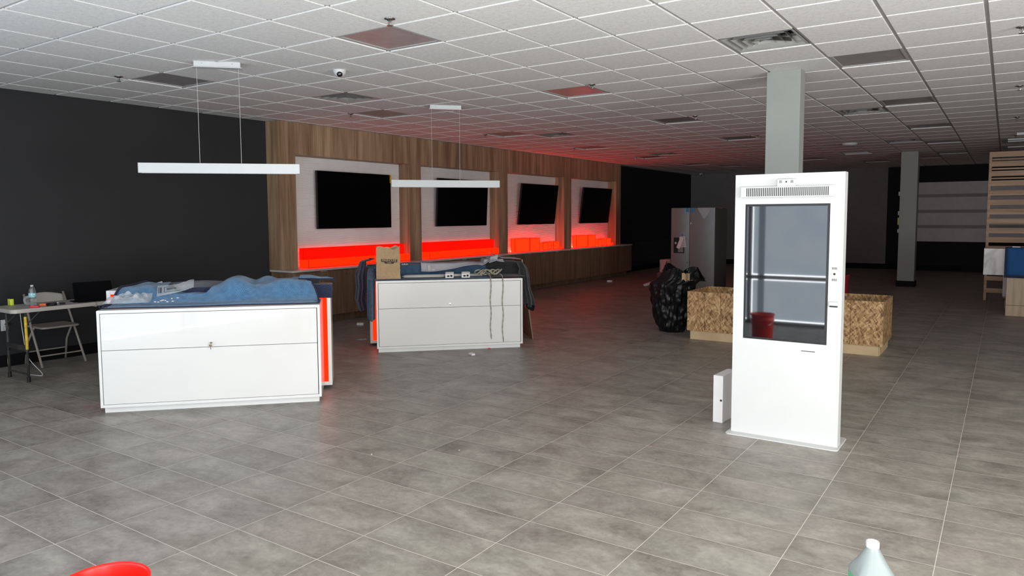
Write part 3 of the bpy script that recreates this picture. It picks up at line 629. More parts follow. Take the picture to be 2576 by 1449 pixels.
fold_column([(-.050, .38, .035, .06, .995), (-.062, .34, .045, .09, .945), (-.062, .24, .045, .15, .87), (-.064, .20, .042, .16, .72), (-.068, .18, .042, .16, .55), (-.066, .18, .040, .15, .39)], F2, 'dkblue', None, 1, bb2)
fold_column([(-.05, .62, .035, .14, 1.10), (-.155, .62, .035, .15, 1.07), (-.188, .62, .062, .18, .90), (-.180, .62, .058, .18, .74), (-.195, .60, .062, .17, .60), (-.165, .60, .05, .15, .46)], F2, 'navy', 'navy blanket hanging behind the blue fold at the left of the farther desk', 3)
db2 = cloth('moving_blanket', lambda s, t: (1.398+.415*s+.065*s**4*sst(.40, .5, .004+.95*t), .004+.95*t, z2(1.4121+.40*s, .004+.95*t)+.008), 34, 60, 'charcoal', F2, 'charcoal blanket piled on the right part of the farther desk', size=(.4, .95), th=.005)
o = fold_column([(1.825, .37, .04, .07, 1.035), (1.862, .36, .048, .08, .96), (1.865, .30, .050, .10, .86), (1.870, .24, .050, .10, .72), (1.90, .22, .06, .10, .58), (1.91, .22, .062, .10, .50)], F2, 'charcoal', None, 2, db2)
MB().grid(lambda s, t: Vector((1.915+.066*math.cos(s*2*pi)*(1-.25*t), .22+.105*math.sin(s*2*pi)*(1-.2*t), .515-.07*t-.02*math.cos(s*2*pi))), 30, 8).xf(F2).build('black_hem', 'bagpl', o, smooth=True, solid=.004)
# lilac grey foam sheet
def f_sheet(s, t):
    u = .56+1.06*s; v = .37+.33*t
    z = 1.035+.018*s+.01*nz(u*5, v*5, 7)+.055*math.exp(-((u-1.47)/.055)**2)*(.5+.5*t)-.02*math.exp(-((u-1.34)/.05)**2)
    z -= .09*(1-sst(0, .3, t))*(1-sst(.12, .9, s))
    return (u, v, max(z, z2(u, v+.02)+.030, z2(min(u, 1.41), v+.02)+.030, z2(max(u, 1.413), v+.02)+.034 if u > 1.37 else 0))
sh = cloth('foam_sheet', f_sheet, 90, 26, 'sheet', F2, 'lilac grey packing sheet curling over the blankets on the farther desk', 'packing sheet', (1, .3), .005)
def f_roll(s, t):
    a = -2.4+s*5.2; rr = .03+.020*s; return (1.42+.10*t+.25*rr*math.cos(a)+.02*s, .37+.9*rr*math.cos(a), 1.070+rr*math.sin(a)+.03*t)
MB().grid(f_roll, 30, 10).xf(F2).build('curled_edge', 'sheet', sh, smooth=True, solid=.004)
def f_sheet2(s, t):
    u = 1.50+.36*s; v = .48+.42*t; return (u, v, 1.112-.030*sst(0, .35, s)-.008*sst(.75, 1, s)+.005*nz(u*6, v*4, 11)+.03*(1-s)*(1-s))
MB().grid(f_sheet2, 30, 14).xf(F2).build('sheet_tail', 'sheet', sh, smooth=True, solid=.004)
m = F2 @ Matrix.Translation((.69, .392, .985)) @ Matrix.Rotation(1.2, 4, 'X')
o = MB().box((-.05, -.035, 0), (-.01, .035, .001)).box((-.005, -.035, 0), (.045, -.01, .0012))
for k in range(5): o.box((-.002, .0+k*.008, 0), (.042, .003+k*.008, .001))
o.xf(m).build('printed_label', 'cardgrey', sh)
# tubes with end blocks
for k, (u0, u1, v, z) in enumerate(((.33, .82, .12, .904), (.35, 1.30, .165, .906))):
    r = empty('tube_lamp', ('short grey glass tube lying along the front of the farther desk', 'long grey glass tube lying behind the short one on the farther desk')[k], 'tube light', (0, 0, 0), 0, 'glass tubes on the farther desk')
    MB().tube([(u0, v, z), (u1, v, z)], .017, 14).xf(F2).build('glass_tube', 'cardgrey', r, smooth=True)
    MB().tube([(u0-.02, v, z), (u0, v, z)], .010, 10).xf(F2).build('end_pin', 'chrome', r)
tl_ = [o for o in COL.objects if o.name.startswith('tube_lamp')]
for k, u in enumerate((.83, 1.03)):
    sl = MB().box((u, .05, .881), (u+.10, .10, .935)).xf(F2).build('card_sleeve', 'card', tl_[-1], .003); MB().box((u+.01, .10, .883), (u+.11, .19, .95)).xf(F2).build('flap', 'cardgrey', sl, .003)
    MB().box((u+.02, .0492, .895), (u+.05, .0498, .915)).box((u+.06, .0492, .895), (u+.085, .0498, .92)).xf(F2).build('print', 'ink', sl)
# strap bundle with two hanging cords
r = empty('strap_bundle', 'tangled tan cloth strap on the farther desk with two ends hanging down', 'strap')
rnd = random.Random(5); o = MB()
for q in range(9):
    pts = []; ph = rnd.uniform(0, 6); cx_ = 1.24+.032*q
    for k in range(26):
        a = k/25*2*pi*1.2+ph; pts.append(F2 @ Vector((cx_+.045*math.cos(a)+rnd.uniform(-.002, .002), .09+.035*math.sin(a*1.3), .917+.028*(1+math.sin(a+q)))))
    o.tube(pts, .008, 6)
o.build('coil', 'rope', r, smooth=True)
for u, zb in ((1.375, .125), (1.525, .085)):
    pts = [F2 @ Vector(p) for p in ((u-.03, .08, .925), (u-.01, .03, .914), (u-.003, -.010, .905), (u, -.031, .884))]+[F2 @ Vector((u+.006*math.sin(k*.35), -.032-.002*math.sin(k*.9), .86-(.86-zb)*k/40)) for k in range(41)]
    MB().tube(pts, [.0055+.0022*math.sin(k*1.7) for k in range(len(pts))], 6).build('hanging_cord', 'rope', r, smooth=True)
# paper bag
bag = empty('paper_bag', 'brown kraft paper food bag with a printed black logo on the farther desk', 'paper bag', F2 @ Vector((.145, .115, .885)), math.radians(a2))
def bagf(s, t):
    p = s*4 % 4; k = int(p); f_ = p-k; w, d = .142, .075
    c = [(-w, -d), (w, -d), (w, d), (-w, d)]; a, b_ = c[k], c[(k+1) % 4]; x = a[0]+(b_[0]-a[0])*f_; y = a[1]+(b_[1]-a[1])*f_
    q = .008*nz(s*22, t*5, 1)+.006*nz(s*40, t*16, 2); sc = 1-.03*t; y *= (1-.55*sst(.55, 1, t))
    z = .378*t + (.014*math.sin(s*26)+.008*math.sin(s*61))*sst(.9, 1, t)
    return (x*sc+q*.6, y+q*(1 if 0 < f_ < 1 else .4), z)
MB().grid(bagf, 96, 40).build('bag_body', 'kraft', bag, smooth=False, solid=.0012); MB().box((-.14, -.073, 0), (.14, .073, .002)).build('bag_bottom', 'kraft', bag)
lg = MB().prism([(-.095, .026), (.095, .026), (.092, -.008), (.06, -.008), (.048, -.026), (-.048, -.026), (-.06, -.008), (-.092, -.008)], 0, .001).xf(Matrix.Translation((.012, -.0865, .212)) @ Matrix.Rotation(pi/2, 4, 'X') @ Matrix.Rotation(-.04, 4, 'Z')).build('logo', 'ink', bag)
text_mesh('logo_text', 'FIREHOUSE', .0335, 'kraft', lg, Matrix.Translation((.012, -.0882, .222)) @ Matrix.Rotation(pi/2, 4, 'X') @ Matrix.Rotation(-.04, 4, 'Z'), bold=.0008)
text_mesh('logo_text', '\u2022 SUBS \u2022', .0185, 'kraft', lg, Matrix.Translation((.012, -.0882, .197)) @ Matrix.Rotation(pi/2, 4, 'X') @ Matrix.Rotation(-.04, 4, 'Z'), bold=.0004)
o = MB().grid(lambda s, t: Vector((.04*(s-.5)*2+.0, .05*(t-.5), .02+.03*abs(nz(s*7, t*7, 4)))), 10, 8).xf(F2 @ Matrix.Translation((.36, .50, 1.002))).build('crumpled_paper', 'card', None, solid=.001)
tag(o, 'small crumpled white wrapper beside the paper bag', 'paper scrap')
# particle board leaning at the right of desk 2
m = F2 @ Matrix.Translation((2.03, .53, 0)) @ Matrix.Rotation(-.135, 4, 'Y')
tag(MB().box((-.009, 0, .002), (.009, .62, 1.075)).xf(m).build('particle_board', 'woodlow', None, .001), 'brown particle board sheet leaning on the right side of the farther desk', 'board')
# ================================================================== FOLDING TABLE + CHAIR
ft = empty('folding_table', 'beige plastic folding table with yellow-splashed legs by the dark wall', 'table', (-8.23, 3.87, 0))
def rr(x0, x1, y0, y1, r_, n=6):
    P = []
    for cx_, cy_, a0 in ((x1-r_, y1-r_, 0), (x0+r_, y1-r_, 90), (x0+r_, y0+r_, 180), (x1-r_, y0+r_, 270)):
        for k in range(n+1): a = math.radians(a0+90*k/n); P.append((cx_+r_*math.cos(a), cy_+r_*math.sin(a)))
    return P
MB().prism(rr(-.255, .255, -.79, .79, .06), .70, .74).build('tabletop', 'beige', ft, .006); MB().box((-.22, -.004, .692), (.262, .004, .741)).build('hinge_seam', 'beigesteel', ft)
MB().box((.2555, -.66, .712), (.2575, -.56, .724)).build('brand_plate', 'cardgrey', ft)
for sgn in (-1, 1):
    for sx in (-1, 1):
        x, y = .215*sx, sgn*.66; lg = MB().tube([(x, y, .02), (x, y, .70)], .0125, 10).build('leg', 'grime', ft, smooth=True)
        MB().tube([(x, y, .0), (x, y, .05)], .017, 10).build('foot_cap', 'black', lg); MB().tube([(x, y, .28), (x, y, .31)], .016, 10).build('collar', 'black', lg)
        if sgn < 0: MB().tube([(x, y, .33), (x, y, .47), (x+.003, y-.003, .66)], .0137 if sx > 0 else .013, 10, False).build('paint_splash', 'yellow' if sx > 0 else 'grime', lg)
    MB().box((-.215, sgn*.66-.012, .315), (.215, sgn*.66+.012, .365)).build('cross_bar', 'grime', ft); MB().tube([(-.215, sgn*.66, .075), (.215, sgn*.66, .075)], .010, 8).build('foot_bar', 'grime', ft)
    for sx in (-1, 1): MB().tube([(.205*sx, sgn*.655, .57), (.205*sx, sgn*.52, .70)], .007, 6).build('brace', 'grime', ft)
ch = empty('folding_chair', 'beige steel folding chair tucked between the table and the dark wall', 'chair', (-8.80, 3.80, 0))
for sy_ in (-1, 1):
    y = .225*sy_
    MB().tube([(.22, y, .012), (-.02, y*.97, .44), (-.19, y*.9, .79)], .0125, 10).build('front_leg', 'beigesteel', ch, smooth=True)
    MB().tube([(-.22, y*.93, .012), (-.16, y*.91, .25), (.0, y*.88, .43)], .0115, 10).build('rear_leg', 'beigesteel', ch, smooth=True)
MB().tube([(.155, -.22, .13), (.155, .22, .13)], .008, 8).build('stretcher', 'beigesteel', ch); MB().tube([(-.2, -.2, .14), (-.2, .2, .14)], .008, 8).build('stretcher', 'beigesteel', ch)
MB().prism(rr(-.20, .20, -.20, .20, .05), .425, .447).build('seat', 'beigesteel', ch, .006)
MB().grid(lambda s, t: Vector((-.145-.05*t-.03*math.sin(s*pi), -.205+.41*s, .62+.175*t*(.80+.2*math.sin(s*pi)))), 18, 8).build('backrest', 'beige', ch, smooth=True, solid=.012)
# items on the table
Tz = .741
r = empty('tape_measure', 'lime green tape measure at the corner of the folding table', 'tape measure', (-8.43, 3.25, Tz)); MB().prism(rr(-.035, .035, -.018, .018, .01), 0, .068).build('case', 'lime', r, .006, seg=3); MB().box((-.03, -.012, .067), (.03, .012, .072)).build('grip', 'black', r, .002)
wb_ = empty('water_bottle', 'clear plastic water bottle with a blue label standing on the folding table', 'bottle', (-8.13, 3.33, Tz))
MB().lathe([(.0, 0), (.028, 0), (.032, .008), (.032, .04), (.029, .045), (.032, .05), (.032, .075), (.029, .08), (.032, .086), (.033, .15), (.030, .165), (.022, .187), (.013, .20), (.012, .205)], 24, caps=False).build('bottle_body', 'pet', wb_, smooth=True)
MB().lathe([(.0335, .095), (.0338, .096), (.0338, .135), (.0335, .136)], 24, caps=False).build('label', 'bluelab', wb_, smooth=True); MB().lathe([(0, .203), (.014, .203), (.014, .218), (0, .219)], 16, caps=False).build('cap', 'white', wb_)
r = empty('tape_roll', 'roll of clear packing tape lying beside the water bottle', 'tape', (-8.28, 3.36, Tz+.05)); MB().lathe([(.026, -.024), (.048, -.024), (.048, .024), (.026, .024), (.026, -.024)], 28, caps=False).xf(Matrix.Rotation(pi/2, 4, 'X') @ Matrix.Rotation(.5, 4, 'Y')).build('tape_ring', 'film', r); MB().lathe([(.024, -.024), (.026, -.024), (.026, .024), (.024, .024), (.024, -.024)], 28, caps=False).xf(Matrix.Rotation(pi/2, 4, 'X') @ Matrix.Rotation(.5, 4, 'Y')).build('core', 'cardgrey', r)
r = empty('utility_knife', 'orange and black utility knife on the folding table', 'knife', (-8.07, 3.43, Tz+.013), .9); MB().box((-.06, -.014, -.012), (.0, .014, .012)).build('orange_handle', 'orange', r, .004); MB().tube([(.0, 0, 0), (.09, 0, .004)], [.014, .017], 10).build('black_grip', 'black', r, smooth=True)
tag(MB().prism(rr(-.045, .045, -.018, .018, .015), 0, .018).xf(Matrix.Translation((-8.02, 3.30, Tz)) @ Matrix.Rotation(.9, 4, 'Z')).build('red_cutter', 'redp', None, .004), 'small red plastic cutter in front of the utility knife', 'cutter')
r = empty('screwdriver', 'slim screwdriver with dark handle lying on the folding table', 'screwdriver', (-8.05, 3.60, Tz+.01), .9); MB().tube([(-.05, 0, 0), (.0, 0, 0)], .010, 10).build('handle', 'black', r); MB().tube([(0, 0, 0), (.12, 0, -.004)], .003, 6).build('shaft', 'chrome', r)
tag(MB().grid(lambda s, t: Vector((.04*(s-.5), .05*(t-.5), .004+.022*abs(nz(s*6, t*6, 2)))), 8, 8).xf(Matrix.Translation((-8.16, 3.56, Tz))).build('crumpled_wrapper', 'card', None, solid=.001), 'small crumpled white wrapper near the screwdriver', 'wrapper')
tb = empty('tablet_case', 'black tablet in an open folio case standing on the folding table', 'tablet', (-8.12, 3.92, Tz), math.radians(82))
m = Matrix.Rotation(-.32, 4, 'X'); MB().prism(rr(-.19, .19, 0, .21, .012), 0, .010).xf(Matrix.Translation((0, -.02, .003)) @ Matrix.Rotation(pi/2-.28, 4, 'X') ).build('cover_back', 'matte', tb, .002)
MB().prism(rr(-.19, .19, 0, .15, .012), 0, .006).xf(Matrix.Translation((0, -.09, .003)) @ Matrix.Rotation(pi/2-.85, 4, 'X')).build('kickstand', 'matte', tb, .002); MB().box((-.19, -.02, 0), (.19, .14, .008)).build('keyboard', 'matte', tb, .002)
# wall outlet with plugs, cable
r = empty('wall_outlet', 'white double wall outlet with plugs low on the dark wall', 'outlet', (XL, 3.425, .46)); MB().box((0, -.036, -.062), (.006, .036, .062)).build('cover_plate', 'white', r, .002)
for z in (.03, -.03): MB().box((.006, -.018, z-.016), (.010, .018, z+.016)).build('socket', 'card', r, .002)
MB().box((.010, -.02, -.05), (.05, .025, -.012)).build('charger', 'white', r, .004); MB().box((.010, .0, .005), (.045, .05, .022)).build('black_plug', 'black', r, .003)
def smoothpath(pts, n=10):
    out = []; P = [Vector(p) for p in pts]
    for i in range(len(P)-1):
        p0, p1, p2, p3 = P[max(i-1, 0)], P[i], P[i+1], P[min(i+2, len(P)-1)]
        for k in range(n):
            t = k/n; out.append(.5*((2*p1)+(p2-p0)*t+(2*p0-5*p1+4*p2-p3)*t*t+(3*p1-p0-3*p2+p3)*t**3))
    return out+[P[-1]]
tag(MB().tube(smoothpath([(-8.36, 3.30, .693), (-8.37, 3.32, .45), (-8.33, 3.34, .20), (-8.22, 3.42, .02), (-8.3, 3.38, .006), (-8.6, 3.34, .006), (-8.78, 3.33, .05), (-8.85, 3.36, .25), (-9.02, 3.42, .42)]), .0035, 6).build('power_cable', 'card', None, smooth=True), 'white charging cable looping from the outlet under the folding table', 'cable')
# ================================================================== KIOSK
kx0, kx1, ky0, ky1, kz = -1.660, -.915, 5.38, 5.48, 1.922
K = empty('kiosk', 'tall white self-service kiosk with dark reflective screen on a floor plate', 'kiosk', ((kx0+kx1)/2, 5.43, 0))
kt = Matrix.Translation(-Vector(K.location))
MB().prism(rr(-1.685, -.90, 5.30, 5.66, .03), 0, .008).xf(kt).build('base_plate', 'white', K, .002)
sx0, sx1, sz0, sz1 = -1.584, -1.005, .722, 1.708
c = MB().box((kx0, ky0, .008), (sx0, ky1, kz)).box((sx1, ky0, .008), (kx1, ky1, kz)).box((sx0, ky0, .008), (sx1, ky1, sz0)).box((sx0, ky0, sz1), (sx1, ky1, kz)).box((sx0, ky0+.02, sz0), (sx1, ky1, sz1))
body = c.xf(kt).build('kiosk_body', 'white', K, .0)
md = body.modifiers.new('weld', 'WELD'); md.merge_threshold = .0001
MB().box((sx0+.002, ky0-.002, sz0+.002), (sx1-.002, ky0+.019, sz1-.002)).xf(kt).build('screen_bezel', 'black', K, .001)
MB().box((sx0+.016, ky0-.0035, sz0+.016), (sx1-.016, ky0-.002, sz1-.016)).xf(kt).build('screen_glass', 'screen', K)
v_ = MB().box((-1.612, ky0-.035, 1.755), (-.978, ky0, 1.832)).xf(kt).build('speaker_bar', 'white', K, .003)
s_ = MB()
for k in range(43): x = -1.566+.0131*k; s_.box((x-.0032, ky0-.0358, 1.763), (x+.0032, ky0-.034, 1.823))
s_.xf(kt).build('vent_slots', 'slot', v_)
c_ = MB().box((-1.356, ky0-.035, 1.832), (-1.232, ky0, 1.882)).xf(kt).build('camera_housing', 'white', K, .003)
s_ = MB()
for x in (-1.339, -1.334, -1.329, -1.324, -1.262, -1.257, -1.252, -1.247): s_.box((x-.001, ky0-.0358, 1.853), (x+.001, ky0-.034, 1.874))
s_.xf(kt).build('camera_slots', 'slot', c_)
def ring(cx_, z, r0, r1, y, a0=0, a1=2*pi, n=24):
    o = MB(); 
    for k in range(n):
        a, b_ = a0+(a1-a0)*k/n, a0+(a1-a0)*(k+1)/n
        o.quad((cx_+r0*math.cos(a), y, z+r0*math.sin(a)), (cx_+r0*math.cos(b_), y, z+r0*math.sin(b_)), (cx_+r1*math.cos(b_), y, z+r1*math.sin(b_)), (cx_+r1*math.cos(a), y, z+r1*math.sin(a)))
    return o
def disc_(cx_, z, r_, y): return ring(cx_, z, 0.0001, r_, y)
disc_(-1.293, 1.862, .006, ky0-.0356).xf(kt).build('lens', 'slot', c_); 
for a in (-.8, pi-.8): ring(-1.293, 1.862, .0145, .016, ky0-.0356, a, a+1.6).xf(kt).build('lens_ring', 'cardgrey', c_)
g_ = MB()
for q in range(5):
    for z in (1.252, 1.173): g_.box((-.982+.0068*q, ky0-.001, z), (-.979+.0068*q, ky0+.001, z+.016))
g_.xf(kt).build('side_slots', 'slot', K); disc_(-.967, 1.221, .008, ky0-.001).xf(kt).build('side_camera', 'slot', K)
for a in (.7, pi+.7): ring(-.967, 1.221, .0125, .0138, ky0-.001, a, a+1.7).xf(kt).build('side_camera_ring', 'cardgrey', K)
cr_ = MB().box((-.994, ky0-.028, 1.003), (-.937, ky0, 1.030)).xf(kt).build('card_reader', 'white', K, .004); MB().box((-.991, ky0-.012, .992), (-.940, ky0, 1.0035)).xf(kt).build('reader_slot', 'slot', cr_)
MB().box((-1.172, ky0-.001, .6635), (-1.079, ky0+.001, .6685)).xf(kt).build('receipt_slot', 'slot', K)
# white carton behind kiosk
wc = empty('white_carton', 'narrow white cardboard carton standing on end beside the kiosk', 'carton', (-1.82, 5.56, 0), math.radians(-3))
MB().box((-.042, 0, .001), (.036, .30, .375)).build('box', 'card', wc, .002); MB().lathe([(0, 0), (.009, 0), (.009, .001)], 12).xf(Matrix.Translation((.022, -.0006, .18)) @ Matrix.Rotation(pi/2, 4, 'X')).build('hole', 'slot', wc)
# ================================================================== CRATE, TRASH BAG, FRIDGE, BOXES
cz = empty('board_crate', 'long open strand-board crate on pine runners behind the kiosk', 'crate', (-2.285, 9.6, 0)); hx, y0, y1, zb, zt = 1.165, -.40, .40, .115, .635
for y in (y0, y1-.018):
    nsp = [-hx, -hx+.235, -hx+.445, hx-.345, hx] if y == y0 else [-hx, hx]
    for a, b_ in zip(nsp[:-1], nsp[1:]): MB().box((a+.002, y, zb), (b_-.002, y+.018, zt)).build('side_panel', 'osb', cz, .001)
for x in (-hx, hx-.018): MB().box((x, y0+.019, zb), (x+.018, y1-.019, zt)).build('end_panel', 'osb', cz, .001)
MB().box((-hx+.02, y0+.02, zb), (hx-.02, y1-.02, zb+.015)).build('bottom_board', 'osb', cz)
for y in (y0+.02, y1-.06): MB().box((-hx+.04, y, 0), (hx-.04, y+.04, .113)).build('runner', 'pine', cz, .002)
for x in (-hx+.03, 0, hx-.07): MB().box((x, y0+.062, 0), (x+.038, y1-.062, .113)).build('cross_runner', 'pine', cz, .002)
def bagfn(s, t):
    a = s*2*pi; pr = [(0, .17), (.08, .22), (.3, .27), (.55, .31), (.74, .33), (.83, .29), (.9, .24)]
    z = t*.86
    for k in range(len(pr)-1):
        if pr[k][0]*.95 <= z <= pr[k+1][0]*.95+.06: q = min(1, max(0, (z-pr[k][0]*.95)/(.95*(pr[k+1][0]-pr[k][0])+1e-6))); r_ = pr[k][1]+(pr[k+1][1]-pr[k][1])*q
    f_ = .035*nz(math.cos(a)*3, math.sin(a)*3, z*7)+.02*nz(math.cos(a)*9, math.sin(a)*9, z*3)+.004*math.sin(a*11+z*9)*sst(.3, .9, z)+.018*nz(math.cos(a)*6+5, math.sin(a)*6, z*14)
    r_ = r_*.93+f_; zz = z+.08*max(0, math.cos(a-3.3))**3*sst(.8, 1, t)+.05*math.sin(a*3)*sst(.8, 1, t)
    return (r_*math.cos(a)+.13*sst(.66, .78, z), r_*math.sin(a)*.9, zz)
tb_ = empty('trash_bag', 'open black plastic trash bag standing at the left end of the crate', 'trash bag', (-3.87, 9.72, .002))
MB().grid(bagfn, 90, 60).build('bag_skin', 'bagpl', tb_, smooth=False, solid=.003)
MB().grid(lambda s, t: Vector((-.12+.14*s+.02*nz(s*5, t*5), -.05+.12*t*0+.03*math.sin(s*7), .80+(.20*(1-abs(2*s-.7)))*t)), 14, 10).build('bag_ear', 'bagpl', tb_, solid=.003)
MB().grid(lambda s, t: Vector((.14+.34*s, .02+.05*math.sin(s*9+t*3), .72+(.20*math.sin(.5+s*2.4))*t)), 16, 10).build('bag_flap', 'bagpl', tb_, solid=.003)
tag(MB().grid(lambda s, t: Vector((.12*(s-.5), .03*math.sin(s*5), .10*(t-.5)+.03*nz(s*4, t*4))), 10, 8).xf(Matrix.Translation((-3.56, 9.44, .80))).build('paper_scrap', 'kraft', None, solid=.002), 'piece of brown paper poking out of the black trash bag', 'paper scrap')
fr = empty('refrigerator', 'stainless steel side-by-side refrigerator with blue tape on its doors', 'refrigerator', (-5.25, 14.25, 0))
MB().box((-.455, .045, .03), (.455, .76, 1.77)).build('cabinet', 'steeldark', fr, .006); MB().box((-.44, .03, 0), (.44, .7, .03)).build('plinth', 'black', fr)
def doorf(x0, x1):
    o = MB(); n = 10; P = [(x0+(x1-x0)*k/n, -.012*math.sin(pi*k/n)) for k in range(n+1)]+[(x1, .043), (x0, .043)]; return o.prism(P, .05, 1.785)
dl = doorf(-.455, -.067).build('freezer_door', 'steel', fr); drr = doorf(-.059, .455).build('fridge_door', 'steel', fr)
dd = MB().box((-.395, -.014, .865), (-.165, -.006, 1.185)).build('dispenser', 'black', dl, .004); MB().box((-.30, -.017, .885), (-.19, -.0135, .975)).build('dispenser_tray', 'steel', dd)
MB().lathe([(0, 0), (.022, 0), (.022, .003)], 16).xf(Matrix.Translation((-.35, -.0145, 1.07)) @ Matrix.Rotation(pi/2, 4, 'X')).build('dial', 'cardgrey', dd)
pp = MB().box((-.06, 0, -.11), (.06, .002, .11)).xf(Matrix.Translation((-.20, -.022, 1.095)) @ Matrix.Rotation(-.12, 4, 'Y')).build('paper_sheet', 'pinkcard', dl); p2 = MB().box((-.035, 0, -.12), (.035, .002, .12)).xf(Matrix.Translation((-.255, -.027, 1.075)) @ Matrix.Rotation(.38, 4, 'Y')).build('paper_strip', 'pinkcard', dl)
o = MB()
for k in range(9): o.box((-.05, -.0008, -.09+k*.022), (.045, 0, -.083+k*.022))
o.xf(Matrix.Translation((-.20, -.0222, 1.095)) @ Matrix.Rotation(-.12, 4, 'Y')).build('print_lines', 'ink', pp)
MB().box((-.139, -.017, 1.70), (-.083, -.010, 1.786)).box((-.226, -.018, 1.20), (-.205, -.010, 1.26)).build('blue_tape', 'tape', dl); MB().box((-.027, -.017, 1.69), (.03, -.008, 1.786)).build('blue_tape', 'tape', drr)
for x in (-.09, -.035):
    for z in (.66, 1.46): MB().box((x-.008, -.028, z), (x+.008, -.009, z+.03)).build('handle_mount', 'chrome', dl if x < -.06 else drr, .003)
MB().grid(lambda s, t: Vector((.10+.30*s, -.017-.004*nz(s*9, t*9)-.004, 1.785-(.24*max(0, 1-abs(2*s-.95)))*t)), 16, 10).build('loose_film', 'film', drr, smooth=False, solid=.001)
MB().tube([(.44, .06, 1.775), (.62, -.03, 1.765)], .012, 8).build('hinge_bolt', 'chrome', fr)
tag(MB().box((-6.70, 15.9, .0), (-6.22, 16.5, .32)).build('cardboard_box', 'dullpink', None, .004), 'dusky flattened carton on the floor under the white printed box', 'carton')
r = empty('printed_carton', 'pale white printed carton stacked on the dusky one left of the fridge', 'carton', (-6.52, 16.1, .32), -.1)
MB().box((-.13, -.15, .001), (.13, .25, .29)).build('box', 'pinkcard', r, .003); o = MB()
for k in range(7): o.box((.055, -.1515, .03+k*.034), (.125, -.150, .043+k*.034))
o.box((-.115, -.1515, .05), (-.108, -.150, .22)).build('print', 'ink', r)
tag(MB().box((-.10, -.05, 0), (.10, .05, .05)).xf(Matrix.Translation((-6.86, 15.75, .02)) @ Matrix.Rotation(.6, 4, 'Z') @ Matrix.Rotation(-.35, 4, 'Y')).build('foam_offcut', 'card', None, .003), 'white foam piece propped beside the dusky carton', 'foam')
sb_ = tag(MB().box((-4.52, 14.6, 0), (-4.0, 15.1, .50)).build('storage_box', 'dullpink', None, .004), 'dull reddish box right of the refrigerator behind the crate', 'box')
(MB().tube([(-4.48, 14.59, .45), (-4.475, 14.585, .30), (-4.49, 14.59, .22), (-4.46, 14.59, .21)], .008, 6).build('white_strap', 'card', sb_))
r = empty('red_bucket', 'red plastic bin partly hidden behind the right edge of the kiosk', 'bucket', (-2.12, 12.0, 0)); MB().lathe([(.13, 0), (.16, .3), (.175, .70), (.185, .72), (.165, .72), (.12, .02)], 28, caps=False).build('bin_body', 'darkred', r, smooth=True)
# scraps on floor
for k, (x, y, a, s, lab) in enumerate(((-5.16, 6.75, -.5, (.045, .022, .022), 'small white foam block on the floor in front of the farther desk'), (-8.03, 7.74, .5, (.05, .03, .035), 'small white foam block on the floor between the desks'), (-8.05, 16.15, .0, (.055, .04, .05), 'small white block on the floor by the wood cabinets'))):
    tag(MB().box((-s[0], -s[1], 0), (s[0], s[1], s[2]), Matrix.Rotation(a, 4, 'Z')).xf(Matrix.Translation((x, y, .001))).build('foam_block', 'card', None, .003), lab, 'foam block', 'white foam offcuts')
tag(MB().grid(lambda s, t: Vector((.10*(s-.5), .12*(t-.5), .003+.02*abs(nz(s*5, t*5, 6)))), 10, 10).xf(Matrix.Translation((-7.03, 6.80, 0))).build('plastic_scrap', 'film', None, solid=.001), 'crumpled clear plastic scrap on the floor between the two desks', 'plastic scrap')
tag(MB().lathe([(0, 0), (.013, 0), (.013, .012), (0, .014)], 12).xf(Matrix.Translation((-5.21, 7.17, .0))).build('red_plug', 'redp', None), 'tiny red cap on the floor at the foot of the farther desk', 'cap')
for k, (x, y) in enumerate(((-.27, 3.25), (-.18, 3.18), (-.16, 2.98), (-.23, 3.30), (-3.55, 3.5), (-3.1, 3.9))):
    tag(MB().box((-.004, -.003, 0), (.004, .003, .003), Matrix.Rotation(k, 4, 'Z')).xf(Matrix.Translation((x, y, .0005))).build('paper_fleck', 'card', None), 'tiny white fleck lying on the floor tiles', 'debris', 'white flecks on the floor')
# ================================================================== FOREGROUND
r = empty('plastic_bucket', 'bright red plastic bucket cut off by the bottom edge of the picture', 'bucket', (-2.56, 1.22, 0))
MB().lathe([(.0, .004), (.118, .004), (.122, 0), (.125, .01), (.136, .27), (.143, .275), (.144, .30), (.139, .305), (.142, .345), (.150, .348), (.151, .362), (.144, .365), (.140, .355), (.134, .29), (.120, .012), (0, .010)], 48, caps=False).build('bucket_body', 'bucket', r, smooth=True)
MB().tube([(.148*math.cos(a), .148*math.sin(a)*1.0-.0, .30-.10*math.sin(a) if math.sin(a) > 0 else .30) for a in [k/20*pi for k in range(21)]], .003, 6).build('wire_handle', 'chrome', r)
J = empty('plastic_jug', 'translucent white gallon jug with white cap and green label on the floor', 'jug', (-.40, 3.20, 0), .55)
def jugf(s, t):
    a = s*2*pi; prof = [(0, .060), (.012, .072), (.03, .075), (.14, .075), (.160, .075), (.180, .072), (.235, .045), (.268, .0265), (.278, .0235)]
    z = .278*t; r_ = .02
    for k in range(len(prof)-1):
        if prof[k][0] <= z <= prof[k+1][0]+1e-6: q = (z-prof[k][0])/(prof[k+1][0]-prof[k][0]); r_ = prof[k][1]+(prof[k+1][1]-prof[k][1])*q; break
    sq = 1/max(abs(math.cos(a)), abs(math.sin(a))); w = 1-sst(.17, .25, z); e = 1+(min(sq, 1.22)-1)*w*.8
    return (r_*e*math.cos(a), r_*e*math.sin(a), z)
MB().grid(jugf, 64, 54).build('jug_body', 'jug', J, smooth=True); MB().lathe([(0, .300), (.024, .300), (.0255, .297), (.0255, .277), (.024, .275)], 32, caps=False).build('cap', 'white', J, smooth=False)
MB().lathe([(.0, .3008), (.012, .3012), (.019, .3012), (.02, .3005)], 24, caps=False).build('cap_mark', 'card', J)
